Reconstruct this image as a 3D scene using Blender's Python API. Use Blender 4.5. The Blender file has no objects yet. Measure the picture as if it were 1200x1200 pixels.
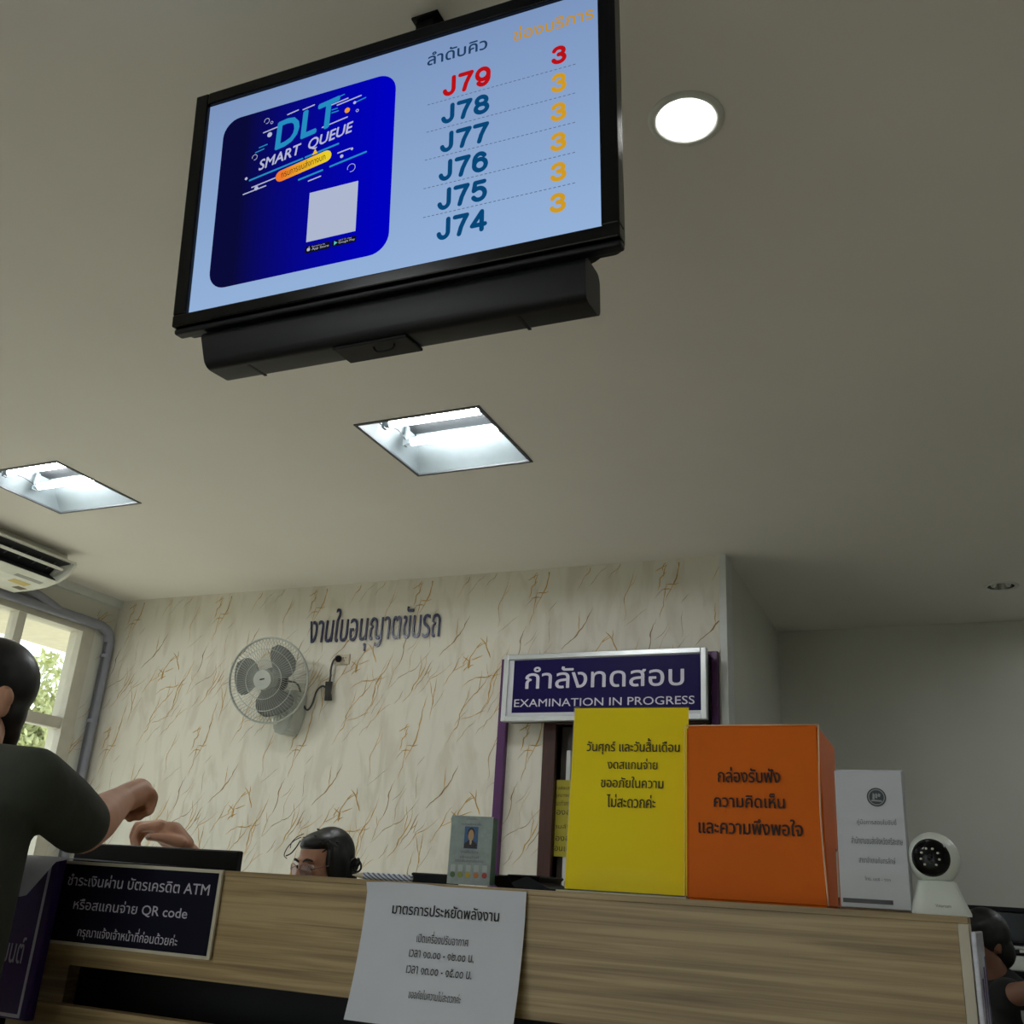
import bpy, bmesh, math, random
import numpy as np
from mathutils import Vector, Matrix
from mathutils.geometry import delaunay_2d_cdt

# ------------------------------------------------------------------ camera, sky, lights
SC = bpy.context.scene
COL = SC.collection
ZC = 1.15                                   # eye height above the floor (m)
F = 1150.0                                  # focal length in pixels of the 1200 px frame
_v = Vector((190.0, -2967.0, F)).normalized()
_h = -Vector((-2650.0, 261.0, F)).normalized()
_h = (_h - _v * _h.dot(_v)).normalized()
_d = _v.cross(_h)
if _d.z < 0: _d = -_d
cam_d = bpy.data.cameras.new('camera'); cam = bpy.data.objects.new('camera', cam_d); COL.objects.link(cam)
cam_d.sensor_width = 36.0; cam_d.lens = F * 36.0 / 1200.0; cam_d.clip_start = 0.02
cam.matrix_world = Matrix(((_h.x, -_h.y, -_h.z, 0), (_d.x, -_d.y, -_d.z, 0), (_v.x, -_v.y, -_v.z, ZC), (0, 0, 0, 1)))
SC.camera = cam
SC.view_settings.view_transform = 'Standard'
SC.view_settings.look = 'None'
SC.view_settings.exposure = 0.36
SC.view_settings.gamma = 1.0
SC.view_settings.use_curve_mapping = False

SKY = 2.2
TUBE = 60.0
DOWN = 25.0
SCREEN = 0.78
w = bpy.data.worlds.new('sky'); SC.world = w; w.use_nodes = True
_bg = w.node_tree.nodes['Background']
_bg.inputs[0].default_value = (0.86, 0.93, 1.0, 1); _bg.inputs[1].default_value = SKY
sun_d = bpy.data.lights.new('sun', 'SUN'); sun = bpy.data.objects.new('sun', sun_d); COL.objects.link(sun)
sun_d.energy = 12.0; sun_d.angle = 0.01; sun.location = (-14, 0, 10)
sun.rotation_euler = Vector((1.0, -0.25, -0.72)).to_track_quat('-Z', 'Y').to_euler()

# ------------------------------------------------------------------ helpers
R = math.radians
def ray(px, py):
    r = Vector((px - 600.0, py - 600.0, F)); return Vector((r.dot(_h), r.dot(_d), r.dot(_v)))
def onY(px, py, Y):
    r = ray(px, py); r = r * (Y / r.y); return Vector((r.x, r.y, r.z + ZC))
def onX(px, py, X):
    r = ray(px, py); r = r * (X / r.x); return Vector((r.x, r.y, r.z + ZC))
def onZ(px, py, Z):
    r = ray(px, py); r = r * (Z / r.z); return Vector((r.x, r.y, r.z + ZC))
def lin(c):
    return tuple(((x / 255.0) / 12.92 if x <= 10.31 else ((x / 255.0 + 0.055) / 1.055) ** 2.4) for x in c)

MATS = {}
def mat(name, rgb, rough=0.6, metal=0.0, vary=0.06, scale=12.0, spec=0.5, bump=0.0, coat=0.0, stretch=None, alpha=None):
    """plain procedural surface: base colour (sRGB 0-255) with a faint noise, optional bump"""
    if name in MATS: return MATS[name]
    m = bpy.data.materials.new(name); m.use_nodes = True; n = m.node_tree.nodes; l = m.node_tree.links
    b = n['Principled BSDF']; c = lin(rgb)
    b.inputs['Roughness'].default_value = rough; b.inputs['Metallic'].default_value = metal
    b.inputs['Specular IOR Level'].default_value = spec
    if coat: b.inputs['Coat Weight'].default_value = coat; b.inputs['Coat Roughness'].default_value = 0.08
    tc = n.new('ShaderNodeTexCoord'); nz = n.new('ShaderNodeTexNoise'); nz.inputs['Scale'].default_value = scale
    nz.inputs['Detail'].default_value = 4
    if stretch:
        mp = n.new('ShaderNodeMapping'); mp.inputs['Scale'].default_value = stretch
        l.new(tc.outputs['Object'], mp.inputs[0]); l.new(mp.outputs[0], nz.inputs['Vector'])
    else: l.new(tc.outputs['Object'], nz.inputs['Vector'])
    rp = n.new('ShaderNodeValToRGB')
    rp.color_ramp.elements[0].position = 0.3; rp.color_ramp.elements[1].position = 0.7
    rp.color_ramp.elements[0].color = tuple(x * (1 - vary) for x in c) + (1,)
    rp.color_ramp.elements[1].color = tuple(min(1, x * (1 + vary)) for x in c) + (1,)
    l.new(nz.outputs['Fac'], rp.inputs[0]); l.new(rp.outputs[0], b.inputs['Base Color'])
    if bump:
        bp = n.new('ShaderNodeBump'); bp.inputs['Strength'].default_value = bump; bp.inputs['Distance'].default_value = 0.01
        l.new(nz.outputs['Fac'], bp.inputs['Height']); l.new(bp.outputs[0], b.inputs['Normal'])
    MATS[name] = m; return m
def emit(name, rgb, strength=1.0):
    if name in MATS: return MATS[name]
    m = bpy.data.materials.new(name); m.use_nodes = True; n = m.node_tree.nodes; l = m.node_tree.links
    n.remove(n['Principled BSDF']); e = n.new('ShaderNodeEmission')
    e.inputs[0].default_value = lin(rgb) + (1,); e.inputs[1].default_value = strength * (SCREEN if name.startswith('screen') else 1.0)
    l.new(e.outputs[0], n['Material Output'].inputs[0]); MATS[name] = m; return m
def emit_grad(name, c0, c1, axis, a, b_):
    """screen picture whose colour runs from c0 to c1 along an object axis"""
    m = bpy.data.materials.new(name); m.use_nodes = True; n = m.node_tree.nodes; l = m.node_tree.links
    n.remove(n['Principled BSDF']); e = n.new('ShaderNodeEmission'); e.inputs[1].default_value = SCREEN
    tc = n.new('ShaderNodeTexCoord'); sx = n.new('ShaderNodeSeparateXYZ'); mr = n.new('ShaderNodeMapRange'); rp = n.new('ShaderNodeValToRGB')
    l.new(tc.outputs['Object'], sx.inputs[0]); l.new(sx.outputs[axis], mr.inputs[0])
    mr.inputs[1].default_value = a; mr.inputs[2].default_value = b_
    rp.color_ramp.elements[0].color = lin(c0) + (1,); rp.color_ramp.elements[1].color = lin(c1) + (1,)
    l.new(mr.outputs[0], rp.inputs[0]); l.new(rp.outputs[0], e.inputs[0]); l.new(e.outputs[0], n['Material Output'].inputs[0])
    MATS[name] = m; return m
def glassy(name, tint=(255, 255, 255), gloss=0.12, rough=0.02):
    """thin clear sheet: transparent with a fresnel gloss"""
    if name in MATS: return MATS[name]
    m = bpy.data.materials.new(name); m.use_nodes = True; n = m.node_tree.nodes; l = m.node_tree.links
    n.remove(n['Principled BSDF'])
    t = n.new('ShaderNodeBsdfTransparent'); t.inputs[0].default_value = lin(tint) + (1,)
    g = n.new('ShaderNodeBsdfGlossy'); g.inputs['Roughness'].default_value = rough; g.inputs[0].default_value = (1, 1, 1, 1)
    fr = n.new('ShaderNodeLayerWeight'); fr.inputs[0].default_value = gloss
    nz = n.new('ShaderNodeTexNoise'); nz.inputs['Scale'].default_value = 5
    mul = n.new('ShaderNodeMath'); mul.operation = 'MULTIPLY'; ad = n.new('ShaderNodeMath'); ad.operation = 'ADD'; ad.inputs[1].default_value = 0.5
    l.new(nz.outputs['Fac'], ad.inputs[0]); l.new(fr.outputs['Fresnel'], mul.inputs[0]); l.new(ad.outputs[0], mul.inputs[1])
    mx = n.new('ShaderNodeMixShader'); l.new(mul.outputs[0], mx.inputs[0]); l.new(t.outputs[0], mx.inputs[1]); l.new(g.outputs[0], mx.inputs[2])
    l.new(mx.outputs[0], n['Material Output'].inputs[0]); MATS[name] = m; return m

def link(name, me, mats, parent=None, smooth=False):
    if not isinstance(mats, (list, tuple)): mats = [mats]
    for m in mats: me.materials.append(m)
    o = bpy.data.objects.new(name, me); COL.objects.link(o)
    if parent: o.parent = parent
    if smooth:
        for p in me.polygons: p.use_smooth = True
    return o
def obj(name, bm, mats, parent=None, smooth=False):
    me = bpy.data.meshes.new(name); bm.to_mesh(me); bm.free()
    if smooth == 'auto':
        o = link(name, me, mats, parent, True)
        try: me.set_sharp_from_angle(angle=R(35))
        except Exception: pass
        return o
    return link(name, me, mats, parent, smooth)
def tag(o, label, cat, group=None):
    o['label'] = label; o['category'] = cat
    if group: o['group'] = group
    return o
def struct(o): o['kind'] = 'structure'; return o
def thing(name, label, cat, loc=(0, 0, 0), rot=None, group=None):
    o = bpy.data.objects.new(name, None); o.empty_display_size = 0.05; COL.objects.link(o)
    o.matrix_world = Matrix.Translation(Vector(loc)) @ (rot.to_4x4() if rot else Matrix.Identity(4))
    return tag(o, label, cat, group)
def dup(root, loc, label, group=None):
    r = root.copy(); COL.objects.link(r); r.location = loc; r['label'] = label
    if group: r['group'] = group
    for ch in list(root.children):
        c = ch.copy(); COL.objects.link(c); c.parent = r
        for g in list(ch.children):
            d = g.copy(); COL.objects.link(d); d.parent = c
    return r

BM = bmesh.new
def join(bm, b, mi=0):
    me = bpy.data.meshes.new('tmp'); b.to_mesh(me); b.free()
    n0 = len(bm.faces); bm.from_mesh(me); bpy.data.meshes.remove(me)
    bm.faces.ensure_lookup_table()
    for f in bm.faces[n0:]: f.material_index = mi
def box(bm, lo, hi, bev=0.0, seg=2, mi=0, mtx=None):
    b = BM(); bmesh.ops.create_cube(b, size=1.0)
    for v in b.verts:
        v.co = Vector([(lo[i] + hi[i]) / 2 + v.co[i] * (hi[i] - lo[i]) for i in range(3)])
    if bev: bmesh.ops.bevel(b, geom=b.edges[:], offset=bev, segments=seg, profile=0.5, affect='EDGES')
    if mtx: bmesh.ops.transform(b, matrix=mtx, verts=b.verts)
    join(bm, b, mi); return bm
def cyl(bm, p0, p1, r0, r1=None, n=24, caps=True, mi=0):
    p0 = Vector(p0); p1 = Vector(p1); r1 = r0 if r1 is None else r1
    b = BM(); L = (p1 - p0).length
    bmesh.ops.create_cone(b, cap_ends=caps, segments=n, radius1=r0, radius2=r1, depth=L)
    q = (p1 - p0).to_track_quat('Z', 'Y')
    bmesh.ops.transform(b, matrix=Matrix.Translation((p0 + p1) / 2) @ q.to_matrix().to_4x4(), verts=b.verts)
    join(bm, b, mi); return bm
def ball(bm, c, r, rot=None, seg=24, mi=0):
    r = (r, r, r) if isinstance(r, (int, float)) else r
    b = BM(); bmesh.ops.create_uvsphere(b, u_segments=seg, v_segments=seg // 2 + 2, radius=1.0)
    M = Matrix.Translation(Vector(c)) @ (rot.to_4x4() if rot else Matrix.Identity(4)) @ Matrix.Diagonal((*r, 1))
    bmesh.ops.transform(b, matrix=M, verts=b.verts); join(bm, b, mi); return bm
def spline(pts, n=8):
    pts = [Vector(p) for p in pts]; out = []
    for i in range(len(pts) - 1):
        p0 = pts[max(i - 1, 0)]; p1 = pts[i]; p2 = pts[i + 1]; p3 = pts[min(i + 2, len(pts) - 1)]
        for k in range(n):
            t = k / n
            out.append(0.5 * ((2 * p1) + (p2 - p0) * t + (2 * p0 - 5 * p1 + 4 * p2 - p3) * t * t + (3 * p1 - p0 - 3 * p2 + p3) * t ** 3))
    out.append(pts[-1]); return out
def tube(bm, pts, r, n=10, closed=False, mi=0, caps=True):
    pts = [Vector(p) for p in pts]; N = len(pts); rad = r if isinstance(r, (list, tuple)) else [r] * N
    rings = []; up = None
    for i, p in enumerate(pts):
        a = pts[i - 1] if (i > 0 or closed) else p; c = pts[(i + 1) % N] if (i < N - 1 or closed) else p
        t = (c - a).normalized()
        if up is None: up = t.orthogonal().normalized()
        else:
            up = up - t * up.dot(t)
            up = up.normalized() if up.length > 1e-6 else t.orthogonal().normalized()
        s = t.cross(up)
        rings.append([bm.verts.new(p + (up * math.cos(2 * math.pi * k / n) + s * math.sin(2 * math.pi * k / n)) * rad[i]) for k in range(n)])
    for i in range(N if closed else N - 1):
        A = rings[i]; B = rings[(i + 1) % N]
        for k in range(n):
            f = bm.faces.new((A[k], A[(k + 1) % n], B[(k + 1) % n], B[k])); f.material_index = mi
    if caps and not closed:
        bm.faces.new(rings[0][::-1]).material_index = mi; bm.faces.new(rings[-1]).material_index = mi
    return bm
def prism(bm, outline, d0, d1, axis='y', mi=0):
    """extrude a 2D outline: axis y -> (u, d, w); axis x -> (d, u, w); axis z -> (u, w, d)"""
    def P(a, b, d): return {'y': (a, d, b), 'x': (d, a, b), 'z': (a, b, d)}[axis]
    A = [bm.verts.new(P(a, b, d0)) for a, b in outline]; B = [bm.verts.new(P(a, b, d1)) for a, b in outline]
    n = len(outline)
    bm.faces.new(A).material_index = mi; bm.faces.new(B[::-1]).material_index = mi
    for i in range(n): bm.faces.new((A[i], B[i], B[(i + 1) % n], A[(i + 1) % n])).material_index = mi
    bmesh.ops.recalc_face_normals(bm, faces=bm.faces[:]); return bm
def rrect(u0, w0, u1, w1, r, n=8):
    out = []
    for cx, cy, a in ((u1 - r, w1 - r, 0), (u0 + r, w1 - r, 90), (u0 + r, w0 + r, 180), (u1 - r, w0 + r, 270)):
        for k in range(n + 1):
            t = R(a + 90 * k / n); out.append((cx + r * math.cos(t), cy + r * math.sin(t)))
    return out
def lathe(bm, prof, c=(0, 0, 0), rot=None, n=32, mi=0):
    """revolve (r, z) about z"""
    M = Matrix.Translation(Vector(c)) @ (rot.to_4x4() if rot else Matrix.Identity(4))
    rings = [[bm.verts.new(M @ Vector((max(r, 1e-5) * math.cos(2 * math.pi * k / n), max(r, 1e-5) * math.sin(2 * math.pi * k / n), z))) for k in range(n)] for r, z in prof]
    for A, B in zip(rings[:-1], rings[1:]):
        for k in range(n): bm.faces.new((A[k], A[(k + 1) % n], B[(k + 1) % n], B[k])).material_index = mi
    return bm
def quad(bm, pts, mi=0):
    f = bm.faces.new([bm.verts.new(p) for p in pts]); f.material_index = mi; return f

# --- lettering: text becomes flat mesh; stacked Thai tone marks are raised above the vowel below them
TONE = '่้๊๋์'; UPPER = 'ิีึืัํ'
def _curve_mesh(s, off=0.0):
    """outline of the text as vertices and directed edges"""
    c = bpy.data.curves.new('txt', 'FONT'); c.body = s; c.size = 1.0; c.fill_mode = 'NONE'; c.resolution_u = 3
    o = bpy.data.objects.new('txt', c); COL.objects.link(o)
    dg = bpy.context.evaluated_depsgraph_get(); dg.update()
    me = bpy.data.meshes.new_from_object(o.evaluated_get(dg))
    vs = [(v.co.x, v.co.y) for v in me.vertices]; es = []
    for e in me.edges:
        i, j = sorted(e.vertices)
        es.append((i, j) if j == i + 1 else (j, i))
    bpy.data.objects.remove(o); bpy.data.curves.remove(c); bpy.data.meshes.remove(me)
    return vs, es
def fill(vs, es):
    r = delaunay_2d_cdt([Vector(v) for v in vs], es, [], 0, 1e-6)
    P = np.array([(p.x, p.y) for p in r[0]]); T = np.array([tuple(f)[:3] for f in r[2]])
    C = P[T].mean(axis=1); V = np.array(vs); E = np.array(es)
    A, B = V[E[:, 0]], V[E[:, 1]]; wn = np.zeros(len(C), int)
    x, y = C[:, :1], C[:, 1:]
    side = (B[:, 0] - A[:, 0])[None] * (y - A[None, :, 1]) - (x - A[None, :, 0]) * (B[:, 1] - A[:, 1])[None]
    up = (A[None, :, 1] <= y) & (B[None, :, 1] > y) & (side > 0); dn = (A[None, :, 1] > y) & (B[None, :, 1] <= y) & (side < 0)
    wn = up.sum(axis=1) - dn.sum(axis=1)
    return [tuple(p) for p in P], [tuple(int(i) for i in t) for t in T[wn != 0]]
def text2d(s):
    base = ''; tones = []
    for i, ch in enumerate(s):
        if ch in TONE and i > 0 and s[i - 1] in UPPER: tones.append((len(base), ch))
        else: base += ch
    vs, es = _curve_mesh(base)
    for idx, ch in tones:
        n = len(_curve_mesh(base[:idx])[0]); b, be = _curve_mesh(base[:idx] + ch)
        k0 = len(vs); vs += [(x, y + 0.19) for x, y in b[n:]]
        es += [(k0 + i - n, k0 + j - n) for i, j in be if min(i, j) >= n]
    return fill(vs, es)
def lettering(name, parent, s, LL, UR, m, y=-0.0008, bold=0.0, warp=None, ext=0.0, LR=None, UL=None, label=None):
    """text fitted in the box LL..UR (or the slanted box LL, LR, UL) of its parent's x-z plane (y points away from the reader)"""
    vs, fs = text2d(s)
    x0 = min(v[0] for v in vs); x1 = max(v[0] for v in vs); z0 = min(v[1] for v in vs); z1 = max(v[1] for v in vs)
    if LR is None: LR = (UR[0], LL[1]); UL = (LL[0], UR[1])
    P = []
    for x, z in vs:
        a = (x - x0) / (x1 - x0); b = (z - z0) / (z1 - z0)
        P.append((LL[0] + a * (LR[0] - LL[0]) + b * (UL[0] - LL[0]), LL[1] + a * (LR[1] - LL[1]) + b * (UL[1] - LL[1])))
    bm = BM(); b_ = bold * (UR[1] - LL[1] if UR else math.dist(LL, UL))
    for L, (du, dw) in enumerate(((0, 0), (b_, 0), (-b_, 0), (0, b_), (0, -b_)) if bold and not ext else ((0, 0),)):
        V = [bm.verts.new((p[0] + du, y - 0.00008 * L + (warp(p[1] + dw) if warp else 0.0), p[1] + dw)) for p in P]
        for f in fs: bm.faces.new([V[i] for i in f])
    bmesh.ops.recalc_face_normals(bm, faces=bm.faces[:])
    for f in bm.faces:
        if f.normal.y > 0: f.normal_flip()
    if ext:
        g = bmesh.ops.extrude_face_region(bm, geom=bm.faces[:])
        for e in g['geom']:
            if isinstance(e, bmesh.types.BMVert): e.co.y -= ext
        bmesh.ops.recalc_face_normals(bm, faces=bm.faces[:])
    o = obj(name, bm, m, parent)
    if label: o['label'] = label
    return o

class Frame:
    """a plane in the room: local x right, y away from the reader, z up"""
    def __init__(s, o, x, z):
        s.o = Vector(o); s.x = Vector(x).normalized(); z = Vector(z); s.y = -(s.x.cross(z)).normalized()
        s.y = z.cross(s.x).normalized(); s.z = s.x.cross(s.y).normalized()
        s.rot = Matrix((s.x, s.y, s.z)).transposed()
    def loc(s, px, py, dep=0.0):
        r = ray(px, py); r0 = Vector((0, 0, ZC)) - s.o
        t = (dep - r0.dot(s.y)) / r.dot(s.y); p = r0 + r * t
        return (p.dot(s.x), p.dot(s.z))
def upright(px, py, Y, yaw=0.0):
    return Frame(onY(px, py, Y), (math.cos(yaw), math.sin(yaw), 0), (0, 0, 1))

# --- bodies: capsules and ellipsoids fused to one continuous surface
def organic(name, chains, balls, m, parent=None, voxel=0.008, smooth=4, scoops=()):
    bm = BM()
    for ch in chains:
        for (p, r), (q, s) in zip(ch[:-1], ch[1:]):
            cyl(bm, p, q, r, s, n=20)
        for p, r in ch: ball(bm, p, r, seg=18)
    for b in balls: ball(bm, *b, seg=24) if len(b) == 2 else ball(bm, b[0], b[1], b[2], seg=24)
    me = bpy.data.meshes.new(name); bm.to_mesh(me); bm.free()
    o = bpy.data.objects.new(name, me); COL.objects.link(o)
    md = o.modifiers.new('r', 'REMESH'); md.mode = 'VOXEL'; md.voxel_size = voxel
    ms = o.modifiers.new('s', 'SMOOTH'); ms.iterations = smooth; ms.factor = 0.5
    dg = bpy.context.evaluated_depsgraph_get(); dg.update()
    out = bpy.data.meshes.new_from_object(o.evaluated_get(dg))
    bpy.data.objects.remove(o); bpy.data.meshes.remove(me)
    out.name = name
    out.materials.clear()
    return link(name, out, m, parent, True)

# ------------------------------------------------------------------ materials
M_ceil = mat('ceiling_paint', (226, 222, 213), 0.85, vary=0.02, scale=1.5)
M_plain = mat('wall_paint', (202, 202, 192), 0.85, vary=0.03, scale=2)
M_trimw = mat('white_trim', (205, 208, 205), 0.5)
M_floor = mat('floor_tile', (205, 200, 188), 0.35, vary=0.08, scale=3)
M_purple = mat('purple_paint', (78, 30, 88), 0.4)
M_brown = mat('dark_brown_wood', (62, 30, 22), 0.4, vary=0.2, stretch=(6, 6, 1))
M_black = mat('black_plastic', (13, 13, 15), 0.5, spec=0.2)
M_gloss = mat('gloss_black', (6, 6, 8), 0.18, spec=0.25)
M_satin = mat('satin_black', (13, 15, 19), 0.4, spec=0.25)
M_white = mat('white_plastic', (222, 226, 218), 0.35)
M_cream = mat('cream_frame', (196, 186, 164), 0.5)
M_alu = mat('aluminium', (196, 200, 200), 0.35, metal=0.6)
M_skin = mat('skin', (196, 146, 118), 0.55, vary=0.08, scale=25)
M_hair = mat('black_hair', (12, 10, 10), 0.45, vary=0.4, scale=60)
M_paper = mat('white_paper', (206, 207, 214), 0.8, vary=0.02)
M_ink = mat('black_ink', (28, 26, 28), 0.8)
M_clear = glassy('clear_acrylic', (255, 255, 254), 0.05)
M_pane = glassy('window_glass', (236, 242, 240), 0.1)

def wood_mat():
    m = bpy.data.materials.new('counter_wood'); m.use_nodes = True; n = m.node_tree.nodes; l = m.node_tree.links
    b = n['Principled BSDF']; b.inputs['Roughness'].default_value = 0.45
    tc = n.new('ShaderNodeTexCoord')
    def noise(sc, scale, det, dist=0.0):
        mp = n.new('ShaderNodeMapping'); mp.inputs['Scale'].default_value = sc; l.new(tc.outputs['Object'], mp.inputs[0])
        z = n.new('ShaderNodeTexNoise'); z.inputs['Scale'].default_value = scale; z.inputs['Detail'].default_value = det
        z.inputs['Distortion'].default_value = dist; l.new(mp.outputs[0], z.inputs['Vector']); return z
    a = noise((1.0, 8, 34), 2.2, 7, 0.5); c = noise((1.5, 40, 160), 2.0, 4); e = noise((0.6, 3, 8), 2.0, 3, 0.3)
    mx = n.new('ShaderNodeMath'); mx.operation = 'MULTIPLY_ADD'; mx.inputs[1].default_value = 0.35
    l.new(c.outputs['Fac'], mx.inputs[0]); l.new(a.outputs['Fac'], mx.inputs[2])
    m2 = n.new('ShaderNodeMath'); m2.operation = 'MULTIPLY_ADD'; m2.inputs[1].default_value = 0.4
    l.new(e.outputs['Fac'], m2.inputs[0]); l.new(mx.outputs[0], m2.inputs[2])
    rp = n.new('ShaderNodeValToRGB'); cr = rp.color_ramp
    cr.elements[0].position = 0.62; cr.elements[0].color = lin((118, 94, 62)) + (1,)
    cr.elements[1].position = 1.08; cr.elements[1].color = lin((176, 151, 108)) + (1,)
    k = cr.elements.new(0.84); k.color = lin((152, 127, 86)) + (1,)
    l.new(m2.outputs[0], rp.inputs[0]); l.new(rp.outputs[0], b.inputs['Base Color'])
    return m
M_wood = wood_mat()

def marble_mat():
    m = bpy.data.materials.new('marble_wallpaper'); m.use_nodes = True; n = m.node_tree.nodes; l = m.node_tree.links
    b = n['Principled BSDF']; b.inputs['Roughness'].default_value = 0.6
    tc = n.new('ShaderNodeTexCoord'); mp = n.new('ShaderNodeMapping'); mp.inputs['Rotation'].default_value = (0, R(30), 0)
    mp.inputs['Scale'].default_value = (6, 3, 1.6); l.new(tc.outputs['Object'], mp.inputs[0])
    z = n.new('ShaderNodeTexNoise'); z.inputs['Scale'].default_value = 1.6; z.inputs['Detail'].default_value = 6; z.inputs['Distortion'].default_value = 0.8
    l.new(mp.outputs[0], z.inputs['Vector'])
    rp = n.new('ShaderNodeValToRGB'); cr = rp.color_ramp
    cr.elements[0].position = 0.36; cr.elements[0].color = lin((206, 200, 184)) + (1,)
    cr.elements[1].position = 0.52; cr.elements[1].color = lin((217, 213, 199)) + (1,)
    l.new(z.outputs['Fac'], rp.inputs[0]); l.new(rp.outputs[0], b.inputs['Base Color'])
    return m
M_marble = marble_mat()
M_vein = mat('gold_vein', (188, 146, 54), 0.5, vary=0.3, scale=30)
M_vein2 = mat('brown_vein', (150, 122, 78), 0.6, vary=0.3, scale=30)

def veins(bm, U0, U1, W0, W1, place, seed=3, mi=1):
    """gold veining of the wallpaper: jittered strokes leaning up to the right, one tile repeated"""
    TU, TW = 0.76, 0.86; rnd = random.Random(seed); strokes = []
    def stroke(u, q, ln, ang, wd, k):
        pts = [(u, q)]; a = ang
        for i in range(max(3, int(ln / 0.022))):
            a += rnd.gauss(0, 0.22) + (ang - a) * 0.35
            s = rnd.uniform(0.012, 0.03); u += math.cos(a) * s; q += math.sin(a) * s; pts.append((u, q))
        strokes.append((pts, wd, k)); return pts
    for i in range(20):
        u, q = rnd.uniform(0, TU), rnd.uniform(0, TW); ln = rnd.uniform(0.16, 0.5)
        ang = R(rnd.gauss(63, 10)); wd = rnd.uniform(0.0016, 0.0038)
        p = stroke(u, q, ln, ang, wd, 1 if rnd.random() < 0.7 else 2)
        if rnd.random() < 0.6:
            c = p[len(p) // 2]; stroke(c[0], c[1], ln * 0.45, ang - R(rnd.choice((28, -30))), wd * 0.7, 1)
    for i in range(14):
        stroke(rnd.uniform(0, TU), rnd.uniform(0, TW), rnd.uniform(0.08, 0.2), R(rnd.gauss(55, 12)), 0.0012, 2)
    for cu, cq in ((0.12, 0.2), (0.5, 0.63)):
        for i in range(7):
            stroke(cu + rnd.gauss(0, 0.03), cq + rnd.gauss(0, 0.03), rnd.uniform(0.05, 0.11), R(rnd.choice((65, 130, 10, 80))), 0.0024, 1)
    du = math.floor(U0 / TU) - 1
    for i in range(du, math.ceil(U1 / TU) + 1):
        for j in range(int(W0 // TW) - 1, int(W1 // TW) + 2):
            for pts, wd, k in strokes:
                P = [(u + i * TU, q + j * TW) for u, q in pts]
                n = len(P); prev = None
                for t in range(n):
                    a = P[max(t - 1, 0)]; c = P[min(t + 1, n - 1)]
                    dx, dy = c[0] - a[0], c[1] - a[1]; L = math.hypot(dx, dy) or 1
                    h = wd * math.sin(math.pi * (t + 0.4) / (n - 0.2)) * (0.6 + 0.8 * ((t * 7919) % 5) / 5)
                    l_ = (P[t][0] - dy / L * h, P[t][1] + dx / L * h); r_ = (P[t][0] + dy / L * h, P[t][1] - dx / L * h)
                    ok = U0 < P[t][0] < U1 and W0 < P[t][1] < W1
                    cur = (l_, r_) if ok else None
                    if prev and cur:
                        quad(bm, [place(*prev[0]), place(*prev[1]), place(*cur[1]), place(*cur[0])], mi if k == 1 else mi + 1)
                    prev = cur

# ------------------------------------------------------------------ room shell
ZT = 1.75 + ZC                               # ceiling height
YW = 4.98; XL = -5.33; XR = 3.2; YR = 6.62; YF = -3.2; XC = -1.055
bm = BM(); box(bm, (XL - 0.13, YF - 0.2, -0.12), (XR + 0.2, YR + 0.2, 0.0)); struct(obj('floor', bm, M_floor))

# ceiling with the openings of the recessed lamps
TROFF = []
def trough(A, B, C, D):
    P = [onZ(*q, 1.75) for q in (A, B, C, D)]
    return ((P[0].x + P[3].x) / 2, (P[1].x + P[2].x) / 2, (P[0].y + P[1].y) / 2, (P[2].y + P[3].y) / 2)
t1 = trough((416, 497), (563, 477), (621, 541), (490, 556))
t2 = trough((-6, 549), (73, 543), (166, 591), (75, 598))
TW_, TD_ = t1[1] - t1[0], t1[3] - t1[2]
cx2, cy2 = (t2[1] - TW_ / 2), (t2[2] + t2[3]) / 2
t2 = (t2[1] - TW_, t2[1], cy2 - TD_ / 2, cy2 + TD_ / 2)
pitch = t1[0] - t2[0]
troughs = [t1, t2]
fill_troughs = [(t1[0] + dx, t1[1] + dx, t1[2] + dy, t1[3] + dy) for dx, dy in ((-pitch, -2.9), (0.0, -4.0), (pitch + 1.3, -0.6), (pitch + 1.3, 2.6))]  # unseen lamps added out of view to brighten the room and recess
dl = onZ(804, 140, 1.75); dl2 = onZ(1173, 687, 1.75)
DR = 0.07; DC = 0.11
holes = [(t, 'q') for t in troughs + fill_troughs] + [((c.x - DC, c.x + DC, c.y - DC, c.y + DC), 'o') for c in (dl, dl2)]
xs = sorted({XL - 0.3, XR + 0.2} | {v for h, _ in holes for v in h[:2]}); ys = sorted({YF - 0.2, YR + 0.2} | {v for h, _ in holes for v in h[2:]})
bm = BM()
for i in range(len(xs) - 1):
    for j in range(len(ys) - 1):
        mx_, my_ = (xs[i] + xs[i + 1]) / 2, (ys[j] + ys[j + 1]) / 2
        if any(h[0] < mx_ < h[1] and h[2] < my_ < h[3] for h, _ in holes): continue
        quad(bm, [(xs[i], ys[j], ZT), (xs[i], ys[j + 1], ZT), (xs[i + 1], ys[j + 1], ZT), (xs[i + 1], ys[j], ZT)])
for h, k in holes:
    if k != 'o': continue
    cx, cy = (h[0] + h[1]) / 2, (h[2] + h[3]) / 2; n = 48
    inner = []; outer = []
    for q in range(n):
        a = 2 * math.pi * q / n; ca, sa = math.cos(a), math.sin(a); s = DC / max(abs(ca), abs(sa))
        inner.append(bm.verts.new((cx + DR * ca, cy + DR * sa, ZT))); outer.append(bm.verts.new((cx + s * ca, cy + s * sa, ZT)))
    for q in range(n):
        bm.faces.new((inner[q], outer[q], outer[(q + 1) % n], inner[(q + 1) % n]))
box(bm, (XL - 0.3, YF - 0.2, ZT + 0.25), (XR + 0.2, YR + 0.2, ZT + 0.35))
struct(obj('ceiling', bm, M_ceil))

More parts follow.
